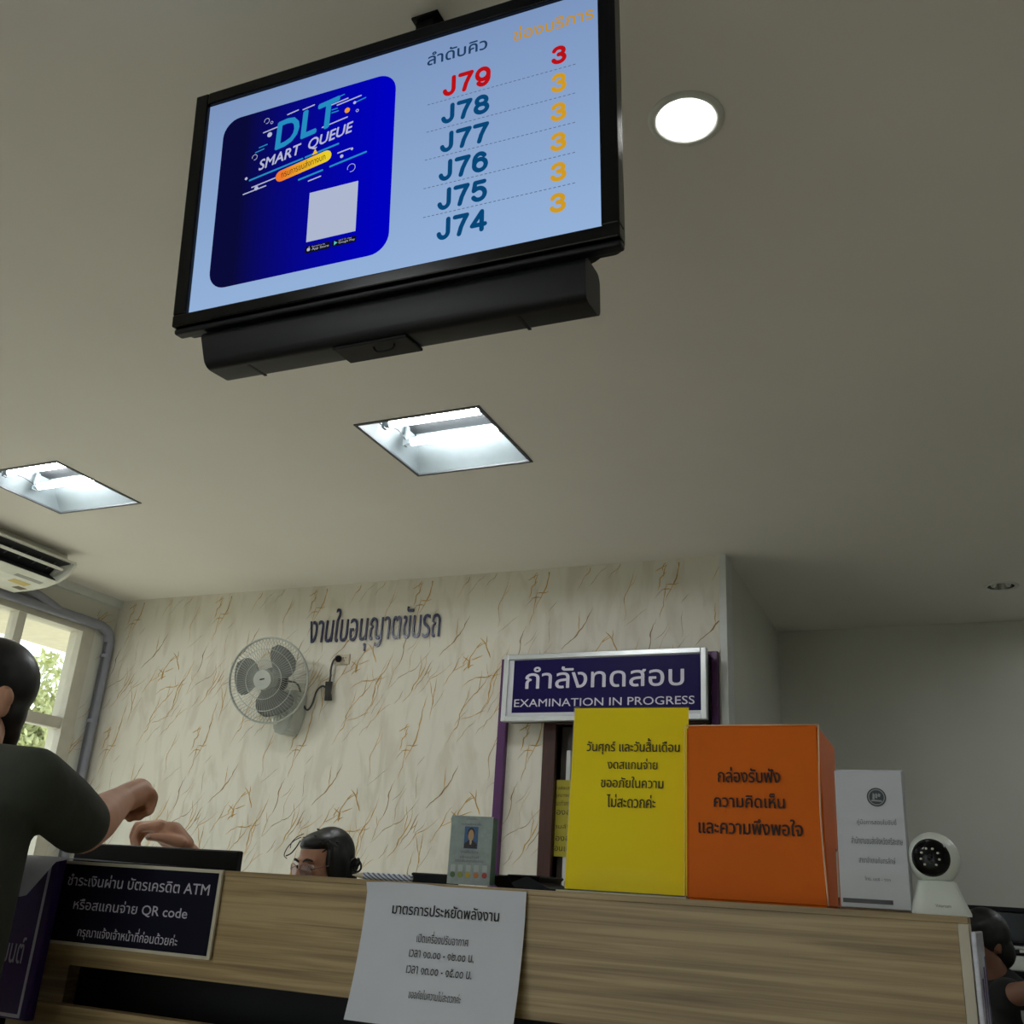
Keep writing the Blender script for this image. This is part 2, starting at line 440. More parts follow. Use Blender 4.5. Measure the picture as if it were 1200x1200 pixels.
# back wall with the door opening, wallpapered
DX0, DX1, DZ = -1.97, -1.16, 0.854 + ZC
bm = BM()
box(bm, (XL - 0.2, YW, 0), (DX0, YW + 0.12, ZT + 0.25)); box(bm, (DX1, YW, 0), (XC, YW + 0.12, ZT + 0.25)); box(bm, (DX0, YW, DZ), (DX1, YW + 0.12, ZT + 0.25))
veins(bm, XL, DX0, 0, ZT, lambda u, q: (u, YW - 0.0012, q)); veins(bm, DX0, XC - 0.03, DZ, ZT, lambda u, q: (u, YW - 0.0012, q))
struct(obj('wall_back', bm, [M_marble, M_vein, M_vein2]))
bm = BM(); box(bm, (XC - 0.03, YW - 0.015, 0), (XC + 0.008, YW + 0.13, ZT), 0.003); struct(obj('trim_1', bm, M_trimw))
bm = BM(); box(bm, (XC - 0.12, YW + 0.13, 0), (XC, YR, ZT + 0.25)); struct(obj('wall_recess', bm, M_plain))
bm = BM(); box(bm, (XC - 0.12, YR, 0), (XR + 0.2, YR + 0.12, ZT + 0.25)); struct(obj('wall_rear', bm, M_plain))
bm = BM(); box(bm, (XR, YF, 0), (XR + 0.12, YR, ZT + 0.25)); struct(obj('wall_right', bm, M_plain))
GF0, GF1, GFZ = -3.3, 0.1, 2.1  # unseen glazing added behind the camera to let in more daylight
bm = BM(); box(bm, (XL, YF - 0.12, 0), (GF0, YF, ZT + 0.25)); box(bm, (GF1, YF - 0.12, 0), (XR + 0.12, YF, ZT + 0.25)); box(bm, (GF0, YF - 0.12, GFZ), (GF1, YF, ZT + 0.25)); struct(obj('wall_front', bm, M_plain))
gz = bpy.data.objects.new('window_2', None); COL.objects.link(gz); gz.location = (GF0, YF, 0); struct(gz)
GW = GF1 - GF0
for i in range(6):
    bm = BM(); x = GW * i / 5; box(bm, (x - 0.03, -0.09, 0), (x + 0.03, -0.03, GFZ)); obj('mullion', bm, M_alu, gz)
for z in (0.03, GFZ - 0.03):
    bm = BM(); box(bm, (0.03, -0.085, z - 0.03), (GW - 0.03, -0.035, z + 0.03)); obj('window_frame', bm, M_alu, gz)
for i in range(5):
    bm = BM(); quad(bm, [(GW * i / 5 + 0.03, -0.06, 0.06), (GW * (i + 1) / 5 - 0.03, -0.06, 0.06), (GW * (i + 1) / 5 - 0.03, -0.06, GFZ - 0.06), (GW * i / 5 + 0.03, -0.06, GFZ - 0.06)]); obj('window_pane', bm, M_pane, gz)

# window wall on the left
WZ0, WZ1 = ZC - 0.25, ZC + 1.507
wins = [(2.62, 4.80)]
bm = BM()
box(bm, (XL - 0.12, YF, 0), (XL, YW, WZ0)); box(bm, (XL - 0.12, YF, WZ1), (XL, YW, ZT + 0.25))
ye = YW
for a, b in wins:
    box(bm, (XL - 0.12, b, WZ0), (XL, ye, WZ1)); ye = a
box(bm, (XL - 0.12, YF, WZ0), (XL, ye, WZ1))
veins(bm, 4.8, YW, 0, ZT - 0.1, lambda u, q: (XL + 0.0012, u, q), seed=8)
struct(obj('wall_left', bm, [M_plain, M_vein, M_vein2]))
bm = BM(); box(bm, (XL, YF, ZT - 0.055), (XL + 0.03, YW, ZT)); struct(obj('trim_2', bm, M_trimw))
M_winf = mat('window_frame_paint', (186, 182, 168), 0.5)
for wi, (a, b) in enumerate(wins):
    W = thing('window_%d' % (wi + 1), '', ''); del W['label']; del W['category']; struct(W)
    W.location = (XL, a, WZ0); L = b - a; Hh = WZ1 - WZ0
    bm = BM()
    box(bm, (-0.1, 0, 0), (0.015, 0.1, Hh)); box(bm, (-0.1, L - 0.1, 0), (0.015, L, Hh))
    box(bm, (-0.1, 0.1, 0), (0.015, L - 0.1, 0.06)); box(bm, (-0.1, 0.1, Hh - 0.045), (0.015, L - 0.1, Hh))
    zr = 0.85 + ZC - WZ0
    box(bm, (-0.08, 0.1, zr - 0.035), (0.0, L - 0.1, zr + 0.035))
    obj('window_frame', bm, M_winf, W)
    k = 4; st = (L - 0.2 + 0.06) / k
    for i in range(1, k):
        bm = BM(); y0 = 0.1 + i * st - 0.06
        box(bm, (-0.075, y0, 0.06), (0.005, y0 + 0.06, Hh - 0.045)); obj('mullion', bm, M_winf, W)
    for i in range(k):
        y0 = 0.1 + i * st; bm = BM()
        quad(bm, [(-0.04, y0, 0.06), (-0.04, y0 + st - 0.06, 0.06), (-0.04, y0 + st - 0.06, Hh - 0.045), (-0.04, y0, Hh - 0.045)])
        obj('window_pane', bm, M_pane, W)
    W.location = (XL, a, WZ0)
# outside: eave, ground, trees
M_eave = mat('eave_plaster', (196, 190, 170), 0.8)
bm = BM(); box(bm, (XL - 1.25, YF - 2, ZC + 1.6), (XL - 0.13, YW + 4, ZC + 1.75)); struct(obj('trim_3', bm, M_eave))
M_ground = mat('outside_ground', (150, 146, 130), 0.9, vary=0.15)
bm = BM(); quad(bm, [(-45, -35, -0.25), (30, -35, -0.25), (30, 45, -0.25), (-45, 45, -0.25)]); struct(obj('ground', bm, M_ground))
M_leaf = mat('tree_leaf', (168, 172, 122), 0.6, vary=0.3, scale=6); M_bark = mat('tree_bark', (92, 78, 62), 0.9, vary=0.3)
def tree(base, hgt, rad, label, seed):
    rnd = random.Random(seed); t = thing('tree', label, 'tree', base, None, 'trees outside the window')
    bm = BM(); tube(bm, spline([(0, 0, 0), (0.1, 0.05, hgt * 0.35), (0, 0.1, hgt * 0.7)]), [0.16 - 0.1 * i / 16 for i in range(17)]); obj('trunk', bm, M_bark, t)
    bm = BM()
    cl = [(Vector((rnd.gauss(0, rad * 0.5), rnd.gauss(0, rad * 0.5), hgt * rnd.uniform(0.28, 0.92))), rad * rnd.uniform(0.25, 0.5)) for _ in range(24)]
    for c, r in cl:
        for _ in range(420):
            d = Vector((rnd.gauss(0, 1), rnd.gauss(0, 1), rnd.gauss(0, 1))).normalized() * r * rnd.uniform(0.5, 1.0)
            p = c + d; s = rnd.uniform(0.04, 0.085); a = Vector((rnd.gauss(0, 1), rnd.gauss(0, 1), rnd.gauss(0, 1))).normalized(); bvec = a.orthogonal().normalized()
            quad(bm, [p - a * s, p + bvec * s * 0.35, p + a * s, p - bvec * s * 0.35])
    obj('foliage', bm, M_leaf, t); return t
tree((-11.2, 9.4, -0.25), 4.0, 1.0, 'leafy green tree behind the right pane of the window', 2)
tree((-14.6, 8.6, -0.25), 3.9, 1.0, 'pale green tree farther outside, beside the head of the person at the left', 5)

# ------------------------------------------------------------------ door portal in the back wall
P0 = thing('door_1', '', ''); del P0['label']; del P0['category']; struct(P0)
bm = BM(); box(bm, (DX0 - 0.075, YW - 0.03, 0), (DX0, YW + 0.14, DZ + 0.07), 0.004); box(bm, (DX1, YW - 0.03, 0), (DX1 + 0.02, YW + 0.14, DZ + 0.07), 0.004); box(bm, (DX0, YW - 0.03, DZ), (DX1, YW + 0.14, DZ + 0.07), 0.004)
obj('door_frame', bm, M_brown, P0)
bm = BM(); box(bm, (DX0, YW + 0.06, 0), (DX1, YW + 0.1, DZ)); obj('door_panel', bm, mat('dark_door', (70, 62, 54), 0.3, vary=0.1), P0)
bm = BM(); box(bm, (DX0 + 0.045, YW + 0.02, 0.35), (DX0 + 0.07, YW + 0.055, DZ - 0.13), 0.004)
box(bm, (DX0 + 0.05, YW + 0.05, 0.5), (DX0 + 0.065, YW + 0.065, 0.54)); box(bm, (DX0 + 0.05, YW + 0.05, DZ - 0.3), (DX0 + 0.065, YW + 0.065, DZ - 0.26))
obj('door_handle', bm, M_trimw, P0)
bm = BM()
box(bm, (-2.315, YW - 0.035, 0), (-2.265, YW, ZC + 1.22), 0.003); box(bm, (-1.13, YW - 0.035, 0), (-1.095, YW, ZC + 1.22), 0.003); box(bm, (-2.265, YW - 0.035, ZC + 1.18), (-1.13, YW, ZC + 1.22), 0.003)
struct(obj('trim_4', bm, M_purple))
# yellow notice taped on the door
fr = upright(648, 914, YW + 0.012); q1 = fr.loc(646, 914); q2 = fr.loc(640, 1003)
nt = thing('door_notice', 'yellow printed notice hanging on the dark door, half hidden by the yellow stand', 'notice', fr.o, fr.rot)
M_ynote = mat('yellow_paper', (170, 158, 40), 0.6, vary=0.04)
bm = BM(); box(bm, (q1[0] - 0.01, 0, q2[1]), (q1[0] + 0.3, 0.002, q1[1])); obj('sheet', bm, M_ynote, nt)
hgt = q1[1] - q2[1]
for s, f0, f1 in (('ห้องสอบภาคทฤษฎี', 0.86, 0.93), ('กรุณางดใช้เสียง', 0.76, 0.83), ('ขณะทำการทดสอบ', 0.66, 0.73), ('ห้องอบรม', 0.54, 0.63), ('ตามลำดับคิว', 0.36, 0.42), ('ห้องอบรม', 0.2, 0.29), ('ก่อนเข้าร้อง', 0.07, 0.16)):
    lettering('lettering', nt, s, (q1[0] + 0.01, q2[1] + f0 * hgt), (q1[0] + 0.2, q2[1] + f1 * hgt), M_ink)

# ------------------------------------------------------------------ lit sign box over the door
fr = upright(585.5, 844, YW - 0.16)
sg = thing('sign_box', 'wide purple sign box over the door with white wording EXAMINATION IN PROGRESS', 'sign', fr.o, fr.rot)
TL = fr.loc(594, 767.5); TR = fr.loc(827.5, 759); BR = fr.loc(829, 845); BL = fr.loc(585.5, 844)
x0, x1, z0, z1 = (TL[0] + BL[0]) / 2, (TR[0] + BR[0]) / 2, (BL[1] + BR[1]) / 2, (TL[1] + TR[1]) / 2
bm = BM(); box(bm, (x0 + 0.01, 0.012, z0 + 0.01), (x1 - 0.01, 0.12, z1 - 0.01), 0.003); obj('housing', bm, M_black, sg)
fw_ = 0.028; bm = BM()
box(bm, (x0, -0.012, z0), (x0 + fw_, 0.03, z1), 0.003); box(bm, (x1 - fw_, -0.012, z0), (x1, 0.03, z1), 0.003)
box(bm, (x0 + fw_, -0.012, z0), (x1 - fw_, 0.03, z0 + fw_), 0.003); box(bm, (x0 + fw_, -0.012, z1 - fw_), (x1 - fw_, 0.03, z1), 0.003)
obj('frame', bm, M_alu, sg)
bm = BM(); box(bm, (x0 + fw_, 0, z0 + fw_), (x1 - fw_, 0.011, z1 - fw_)); obj('panel', bm, mat('sign_white', (205, 206, 212), 0.4), sg)
a = fr.loc(599.5, 835.5); b = fr.loc(822, 766)
bm = BM(); box(bm, (a[0], -0.001, a[1]), (b[0], 0.0, b[1])); obj('purple_field', bm, mat('sign_purple', (16, 2, 72), 0.5, vary=0.04, spec=0.15), sg)
M_lilac = mat('sign_letter', (206, 202, 220), 0.5)
lettering('lettering', sg, 'กำลังทดสอบ', fr.loc(615.5, 807.5), fr.loc(801.5, 776), M_lilac, y=-0.002, bold=0.012)
lettering('lettering', sg, 'EXAMINATION IN PROGRESS', fr.loc(602.5, 828.7), fr.loc(814, 815.3), M_lilac, y=-0.002, bold=0.004)
# wall letters
fr = upright(360, 760, YW - 0.004)
wl = thing('wall_lettering', 'dark blue raised Thai lettering fixed high on the wallpaper above the socket', 'sign', fr.o, fr.rot)
lettering('letters', wl, 'งานใบอนุญาตขับรถ', fr.loc(359.5, 766), fr.loc(518.5, 705.5), mat('navy_letter', (44, 48, 84), 0.25), y=0.0, bold=0.004, ext=0.008)

# ------------------------------------------------------------------ ceiling lamps
M_tube = emit('lamp_tube', (250, 253, 255), TUBE); M_refl = mat('lamp_reflector', (112, 121, 123), 0.5); M_tray = mat('lamp_tray', (16, 20, 22), 0.6); M_rim = mat('lamp_rim', (70, 74, 76), 0.5)
def troffer(t, label):
    x0, x1, y0, y1 = t; W = x1 - x0; D = y1 - y0
    o = thing('ceiling_lamp', label, 'lamp', (x0, y0, ZT), None, 'square recessed ceiling lamps')
    bm = BM(); d = 0.125; s = 0.05; s2 = 0.13
    top = [(s, s, d), (W - s, s, d), (W - s, D - s2, d), (s, D - s2, d)]; bot = [(0, 0, 0), (W, 0, 0), (W, D, 0), (0, D, 0)]
    for i in range(4): quad(bm, [bot[i], bot[(i + 1) % 4], top[(i + 1) % 4], top[i]])
    obj('reflector', bm, M_refl, o)
    bm = BM(); quad(bm, top); obj('back_plate', bm, M_tray, o)
    bm = BM(); e = 0.008
    for lo, hi in (((-e, -e, -0.004), (W + e, 0.006, 0.004)), ((-e, D - 0.006, -0.004), (W + e, D + e, 0.004)), ((-e, 0.006, -0.004), (0.006, D - 0.006, 0.004)), ((W - 0.006, 0.006, -0.004), (W + e, D - 0.006, 0.004))):
        box(bm, lo, hi)
    obj('rim', bm, M_rim, o)
    for f in (0.22, 0.56):
        y = D * f; bm = BM(); cyl(bm, (0.09, y, 0.048), (W - 0.05, y, 0.048), 0.0165, n=20); tb_ = obj('tube', bm, M_tube, o, True)
        bm = BM(); cyl(bm, (0.06, y, 0.048), (0.09, y, 0.048), 0.014); box(bm, (0.055, y - 0.012, 0.03), (0.066, y + 0.012, d)); obj('lamp_holder', bm, M_refl, tb_)
        bm = BM(); cyl(bm, (W - 0.05, y, 0.048), (W - 0.028, y, 0.048), 0.014); box(bm, (W - 0.03, y - 0.012, 0.03), (W - 0.022, y + 0.012, d)); obj('lamp_holder', bm, M_refl, tb_)
    bm = BM(); box(bm, (s + 0.01, D * 0.71, d - 0.02), (W - s - 0.01, D * 0.72, d)); obj('ridge', bm, M_refl, o)
    bm = BM(); tube(bm, spline([(0.05, D * 0.05, 0.075), (0.045, D * 0.2, 0.05), (0.06, D * 0.27, 0.05), (0.07, D * 0.4, 0.065), (0.06, D * 0.6, 0.05)]), 0.002, 6); obj('wire', bm, M_black, o)
    return o
troffer(t1, 'square recessed lamp in the middle of the ceiling below the screen')
troffer(t2, 'square recessed lamp at the left edge above the air conditioner')
for i, t in enumerate(fill_troughs): troffer(t, ('added unseen fill lamp over the waiting side, nearest the windows', 'added unseen fill lamp over the waiting side behind the viewer', 'added unseen fill lamp right of the counter end', 'added unseen fill lamp over the recess at the right')[i])
def downlight(c, lit, label):
    o = thing('downlight', label, 'lamp', (c.x, c.y, ZT), None, 'round recessed downlights')
    bm = BM(); lathe(bm, [(DR, 0.005), (DR, -0.004), (DR + 0.008, -0.006), (DR + 0.02, -0.003), (DR + 0.021, 0.0)], n=48)
    obj('ring', bm, mat('downlight_ring', (206, 207, 200), 0.5), o, True)
    bm = BM(); lathe(bm, [(DR, 0.0), (DR * 0.92, 0.05), (DR * 0.7, 0.1), (0.0, 0.115)], n=40)
    obj('reflector', bm, mat('downlight_mirror', (225, 225, 222), 0.15, metal=0.9) if lit else mat('downlight_mirror_off', (190, 190, 186), 0.15, metal=0.9), o, True)
    bm = BM()
    if lit:
        lathe(bm, [(0.0, 0.012), (0.04, 0.014), (0.063, 0.022), (0.064, 0.04), (0.0, 0.06)], n=40); obj('bulb', bm, emit('downlight_bulb', (255, 255, 252), DOWN), o, True)
    else:
        for s in (-1, 1):
            tube(bm, spline([(s * 0.02, 0.0, 0.09), (s * 0.03, 0.0, 0.01), (s * 0.045, 0, 0.01), (s * 0.045, 0, 0.09)]), 0.008, 10)
        obj('bulb', bm, mat('bulb_off', (220, 222, 214), 0.2), o, True)
    return o
downlight(dl, True, 'glowing round downlight in the ceiling right of the screen')
downlight(dl2, False, 'unlit round downlight in the ceiling of the recess at the right')

# ------------------------------------------------------------------ air conditioner and pipes on the left
ac = thing('air_conditioner', 'white air conditioner under the ceiling at the left edge above the window', 'air conditioner', (0, 0, 0))
YA0, YA1 = 2.35, 4.05
def zr(z): return z + ZC
M_ac = mat('ac_plastic', (214, 214, 202), 0.4); M_acd = mat('ac_dark', (20, 22, 24), 0.6)
top_, lip = zr(1.748), zr(1.683)
BK = -5.235
prof = [(-4.85, top_), (-4.835, zr(1.716)), (-4.757, zr(1.69)), (-4.753, zr(1.678)), (-4.90, zr(1.672)), (-4.95, zr(1.62)), (-4.862, zr(1.574)), (-4.96, zr(1.55)), (-5.07, zr(1.54)), (BK, zr(1.535)), (BK, top_)]
bm = BM(); prism(bm, prof, YA0, YA1 - 0.02, 'y'); obj('body', bm, M_ac, ac)
endp = [(-4.85, top_), (-4.835, zr(1.716)), (-4.757, zr(1.69)), (-4.75, zr(1.67)), (-4.765, zr(1.64)), (-4.81, zr(1.6)), (-4.87, zr(1.573)), (-4.96, zr(1.55)), (-5.07, zr(1.54)), (BK, zr(1.535)), (BK, top_)]
for ya, yb in ((YA1 - 0.02, YA1), (YA0 - 0.02, YA0)):
    bm = BM(); prism(bm, endp, ya, yb, 'y'); obj('end_cap', bm, M_ac, ac)
bm = BM(); prism(bm, [(-4.77, zr(1.6755)), (-4.897, zr(1.670)), (-4.946, zr(1.62)), (-4.867, zr(1.5785)), (-4.868, zr(1.583)), (-4.93, zr(1.62)), (-4.885, zr(1.664)), (-4.77, zr(1.671))], YA0 + 0.02, YA1 - 0.03, 'y'); obj('outlet', bm, M_acd, ac)
bm = BM(); prism(bm, [(-4.795, zr(1.638)), (-4.808, zr(1.626)), (-4.813, zr(1.631)), (-4.80, zr(1.643))], YA0 + 0.03, YA1 - 0.05, 'y'); obj('louvre', bm, M_ac, ac)
for i in range(14):
    y = YA1 - 0.1 - i * 0.1; bm = BM(); prism(bm, [(-4.81, zr(1.668)), (-4.87, zr(1.66)), (-4.89, zr(1.63)), (-4.85, zr(1.645))], y, y + 0.006, 'y'); obj('vane', bm, mat('ac_vane', (70, 72, 72), 0.5), ac)
def under(name, x0, z0, x1, z1, y0, y1, m):
    bm = BM(); prism(bm, [(x0, zr(z0 - 0.0012)), (x1, zr(z1 - 0.0012)), (x1, zr(z1 + 0.001)), (x0, zr(z0 + 0.001))], y0, y1, 'y'); obj(name, bm, m, ac)
under('display_strip', -4.925, 1.5586, -4.953, 1.5517, 3.8, 3.99, mat('ac_strip', (150, 150, 144), 0.4))
under('sticker', -5.0, 1.5464, -5.06, 1.5409, 3.85, 3.97, mat('ac_sticker', (200, 178, 96), 0.5))
under('sticker', -5.09, 1.5394, -5.145, 1.5377, 3.955, 4.02, mat('ac_sticker_brown', (96, 84, 56), 0.5))
M_pipe = mat('grey_pipe', (128, 130, 142), 0.45)
pp = thing('drain_pipe', 'thick grey pipe along the window head and down the wallpapered corner', 'pipe', (0, 0, 0))
rp_ = 0.033; xp = XL + 0.04
bm = BM(); tube(bm, [(xp, 2.2, zr(1.53)), (xp, 4.78, zr(1.53))] + spline([(xp, 4.82, zr(1.528)), (xp, 4.89, zr(1.5)), (xp, 4.915, zr(1.43))], 8) + [(xp, 4.915, 0.0)], rp_, 16); obj('pipe_run', bm, M_pipe, pp, True)
bm = BM(); tube(bm, spline([(xp, 4.47, zr(1.535)), (xp + 0.02, 4.35, zr(1.56)), (xp + 0.03, 4.2, zr(1.59)), (xp + 0.03, 4.06, zr(1.61))], 6), 0.026, 14); obj('branch_pipe', bm, M_pipe, pp, True)
for z in (zr(1.34), zr(0.9), zr(0.45)):
    bm = BM(); cyl(bm, (xp, 4.915, z - 0.012), (xp, 4.915, z + 0.012), rp_ + 0.003); box(bm, (XL, 4.9, z - 0.01), (xp, 4.93, z + 0.01)); obj('clamp', bm, M_pipe, pp)

# ------------------------------------------------------------------ wall fan, outlet, cord
M_fan = mat('fan_plastic', (176, 180, 172), 0.4); M_blade = mat('fan_blade', (134, 138, 133), 0.4); M_fand = mat('fan_motor', (52, 54, 54), 0.5)
fcen = onY(314, 797, 4.72); fdir = Vector((0.22, -1.0, -0.18)).normalized()
fx = Vector((0, 0, 1)).cross(-fdir).normalized() * -1; 
fr_ = Frame(fcen, Vector((-fdir.y, fdir.x, 0)), (0, 0, 1)); 
xax = Vector((-fdir.y, fdir.x, 0)).normalized(); zax = xax.cross(-fdir).normalized()
frot = Matrix((xax, -fdir, zax)).transposed()
fan = thing('wall_fan', 'grey wall fan with wire guard mounted on the wallpaper left of the socket', 'fan', fcen, frot)
RF = 0.252
bm = BM()
for rr, yy in ((RF, 0.0), (RF, 0.012), (RF * 0.72, -0.05), (RF * 0.45, -0.062)):
    tube(bm, [(rr * math.cos(2 * math.pi * k / 48), yy, rr * math.sin(2 * math.pi * k / 48)) for k in range(48)], 0.005 if rr == RF else 0.0022, 6, closed=True)
for k in range(72):
    a = 2 * math.pi * k / 72; ca, sa = math.cos(a), math.sin(a); ca2, sa2 = math.cos(a + 0.35), math.sin(a + 0.35)
    tube(bm, [(0.06 * ca2, -0.062, 0.06 * sa2), (RF * 0.55 * ca, -0.06, RF * 0.55 * sa), (RF * 0.85 * ca, -0.04, RF * 0.85 * sa), (RF * ca, 0, RF * sa)], 0.0014, 4)
    tube(bm, [(0.07 * ca, 0.1, 0.07 * sa), (RF * 0.85 * ca, 0.06, RF * 0.85 * sa), (RF * ca, 0.012, RF * sa)], 0.0014, 4)
obj('guard', bm, M_fan, fan)
bm = BM(); cyl(bm, (0, -0.078, 0), (0, -0.05, 0), 0.056, 0.062, n=32); obj('hub_badge', bm, M_fan, fan, 'auto')
bm = BM(); cyl(bm, (-0.014, -0.0785, 0), (0.014, -0.0785, 0.006), 0.004); obj('emblem', bm, M_fand, fan)
for k in range(3):
    bm = BM(); a0 = 2 * math.pi * k / 3 + 0.72; rows = []
    for i in range(9):
        t = i / 8; rr = 0.05 + t * (RF * 0.86 - 0.05); half = 0.34 + 0.4 * math.sin(math.pi * min(1, t * 0.75 + 0.12))
        if t > 0.9: half *= 0.8
        row = []
        for j in range(7):
            s = j / 6 * 2 - 1; a = a0 + s * half + t * 0.25; row.append(bm.verts.new((rr * math.cos(a), s * 0.022 - 0.005, rr * math.sin(a))))
        rows.append(row)
    for A, B in zip(rows[:-1], rows[1:]):
        for j in range(6): bm.faces.new((A[j], A[j + 1], B[j + 1], B[j]))
    bmesh.ops.solidify(bm, geom=bm.faces[:], thickness=0.002)
    obj('blade', bm, M_blade, fan, True)
bm = BM(); cyl(bm, (0, -0.03, 0), (0, 0.03, 0), 0.05, n=28); obj('blade_hub', bm, M_blade, fan, 'auto')
bm = BM(); lathe(bm, [(0.0, -0.02), (0.075, -0.015), (0.08, 0.03), (0.07, 0.08), (0.0, 0.095)], (0, 0.06, 0), Matrix.Rotation(R(-90), 3, 'X')); obj('motor', bm, M_fand, fan, True)
bm = BM(); tube(bm, spline([(0.0, 0.12, -0.02), (0.01, 0.16, -0.14), (0.015, 0.14, -0.24)]), 0.026, 14); obj('arm', bm, M_fan, fan, True)
inv = (Matrix.Translation(fcen) @ frot.to_4x4()).inverted()
bs = onY(338, 834, YW - 0.07)
bm = BM(); bb = BM()
prism(bb, [(-0.075, 0.12), (0.075, 0.12), (0.085, 0.02), (0.055, -0.12), (0.03, -0.14), (-0.03, -0.14), (-0.055, -0.12), (-0.085, 0.02)], -0.06, 0.07, 'y')
bmesh.ops.bevel(bb, geom=bb.edges[:], offset=0.012, segments=2, affect='EDGES')
bmesh.ops.transform(bb, matrix=inv @ Matrix.Translation(bs), verts=bb.verts); join(bm, bb); obj('wall_base', bm, M_fan, fan, 'auto')
bm = BM(); ball(bm, inv @ (bs + Vector((-0.035, -0.065, -0.05))), (0.026, 0.018, 0.036)); obj('knob', bm, M_white, fan, True)
fr = upright(401, 772, YW - 0.001)
ot = thing('wall_socket', 'white double wall socket plate with one black plug right of the fan', 'socket', fr.o, fr.rot)
a = fr.loc(392, 779.5); b = fr.loc(411, 766.5)
bm = BM(); box(bm, (a[0], -0.012, a[1]), (b[0], 0.0, b[1]), 0.004); obj('plate', bm, M_cream, ot)
um = (a[0] + b[0]) / 2; wm = (a[1] + b[1]) / 2
bm = BM()
for dx, dz in ((0.012, 0.008), (0.028, 0.008), (0.02, -0.01)): cyl(bm, (um + dx, -0.0125, wm + dz), (um + dx, -0.011, wm + dz), 0.0035, n=10)
obj('contact_holes', bm, M_black, ot)
M_cord = mat('grey_cord', (62, 62, 60), 0.5)
cd = thing('fan_cord', 'thin dark power cord hanging between the fan and the socket, bundled in the middle', 'cord', (0, 0, 0))
YC = YW - 0.03
path = [onY(x, y, YC) for x, y in ((396, 771), (391, 774), (388, 783), (387, 795), (384, 806), (378, 804), (371, 810), (366, 825), (360, 832), (355, 824), (352, 810), (346, 800), (340, 802))]
path[0].y -= 0.01; path[-1].y = 4.82
bm = BM(); tube(bm, spline(path, 6), 0.006, 8); obj('cable', bm, M_cord, cd, True)
bm = BM()
for dx in (-0.012, 0.0, 0.012):
    tube(bm, [onY(385.5, 799, YC) + Vector((dx * 1.4, 0, 0)), onY(385, 812, YC) + Vector((dx, -0.004, 0)), onY(384.5, 821, YC) + Vector((dx * 1.5, 0, 0))], 0.009, 8)
obj('bundle', bm, M_cord, cd, True)
bm = BM(); cyl(bm, onY(396.5, 772, YC - 0.02), onY(396.5, 772, YW - 0.012), 0.017, 0.022, n=20); obj('plug', bm, M_black, cd, 'auto')

# ------------------------------------------------------------------ ceiling-hung television
yaw, pit = R(1.52), R(6.48)
tc_ = Vector((-0.9256, 1.2827, 1.3205 + ZC))
rotm = Matrix.Rotation(yaw, 3, 'Z') @ Matrix.Rotation(pit, 3, 'X') @ Matrix.Rotation(R(-0.49), 3, 'Y')
frt = Frame(tc_, rotm @ Vector((1, 0, 0)), rotm @ Vector((0, 0, 1)))
tv = thing('television', 'black ceiling-hung television showing the blue and white queue number screen', 'television', tc_, frt.rot)
U, Wd = 0.445, 0.2503; UO, WT, WB = 0.478, 0.279, -0.29
bm = BM()
box(bm, (-UO, -0.012, -Wd), (-U, 0.02, WT), 0.003); box(bm, (U, -0.012, -Wd), (UO, 0.02, WT), 0.003)
box(bm, (-U, -0.012, Wd), (U, 0.02, WT), 0.003); box(bm, (-UO, -0.012, -0.2765), (UO, 0.02, -Wd), 0.003)
obj('bezel', bm, M_gloss, tv)
bm = BM(); box(bm, (-UO, -0.004, -0.29), (UO, 0.022, -0.277), 0.005, 3); obj('lower_trim', bm, M_satin, tv)
bm = BM(); prism(bm, rrect(-UO + 0.004, -0.284, UO - 0.004, WT - 0.004, 0.02), 0.018, 0.036, 'y')
ol = rrect(-UO + 0.04, -0.27, UO - 0.04, WT - 0.05, 0.05); prism(bm, ol, 0.036, 0.075, 'y'); obj('back_cover', bm, M_satin, tv)
bm = BM(); quad(bm, [(-U, -0.002, -Wd), (U, -0.002, -Wd), (U, -0.002, Wd), (-U, -0.002, Wd)])
scr = obj('screen', bm, emit_grad('screen_white', (146, 176, 216), (122, 148, 190), 2, -0.25, 0.25), tv)
def T(x, y): return frt.loc(x, y)
a = T(247.5, 337); b = T(466, 86); c_ = T(455, 300); d_ = T(262, 143)
pu0, pu1, pw0, pw1 = (a[0] + d_[0]) / 2, (b[0] + c_[0]) / 2, (a[1] + c_[1]) / 2, (b[1] + d_[1]) / 2
bm = BM(); V = [bm.verts.new((x, -0.0026, z)) for x, z in rrect(pu0, pw0, pu1, pw1, 0.042)]; bm.faces.new(V)
obj('blue_panel', bm, emit_grad('screen_blue', (10, 10, 56), (0, 1, 190), 0, pu0 + 0.06, pu1 - 0.02), scr)
E_navy = emit('screen_navy', (6, 70, 118)); E_gold = emit('screen_gold', (204, 152, 36)); E_gold2 = emit('screen_gold_dark', (186, 142, 62)); E_red = emit('screen_red', (182, 16, 22))
E_cyan = emit('screen_cyan', (36, 140, 190)); E_sw = emit('screen_pale', (178, 182, 208)); E_or = emit('screen_orange', (236, 150, 40)); E_dk = emit('screen_black', (14, 14, 22)); E_grey = emit('screen_dash', (92, 104, 128))
lettering('caption', scr, 'ลำดับคิว', T(502, 79), T(572, 44), emit('screen_navy_dark', (30, 58, 92)), y=-0.004, bold=0.02)
lettering('caption', scr, 'ช่องบริการ', T(603, 50.5), T(696, 7), E_gold2, y=-0.004, bold=0.02)
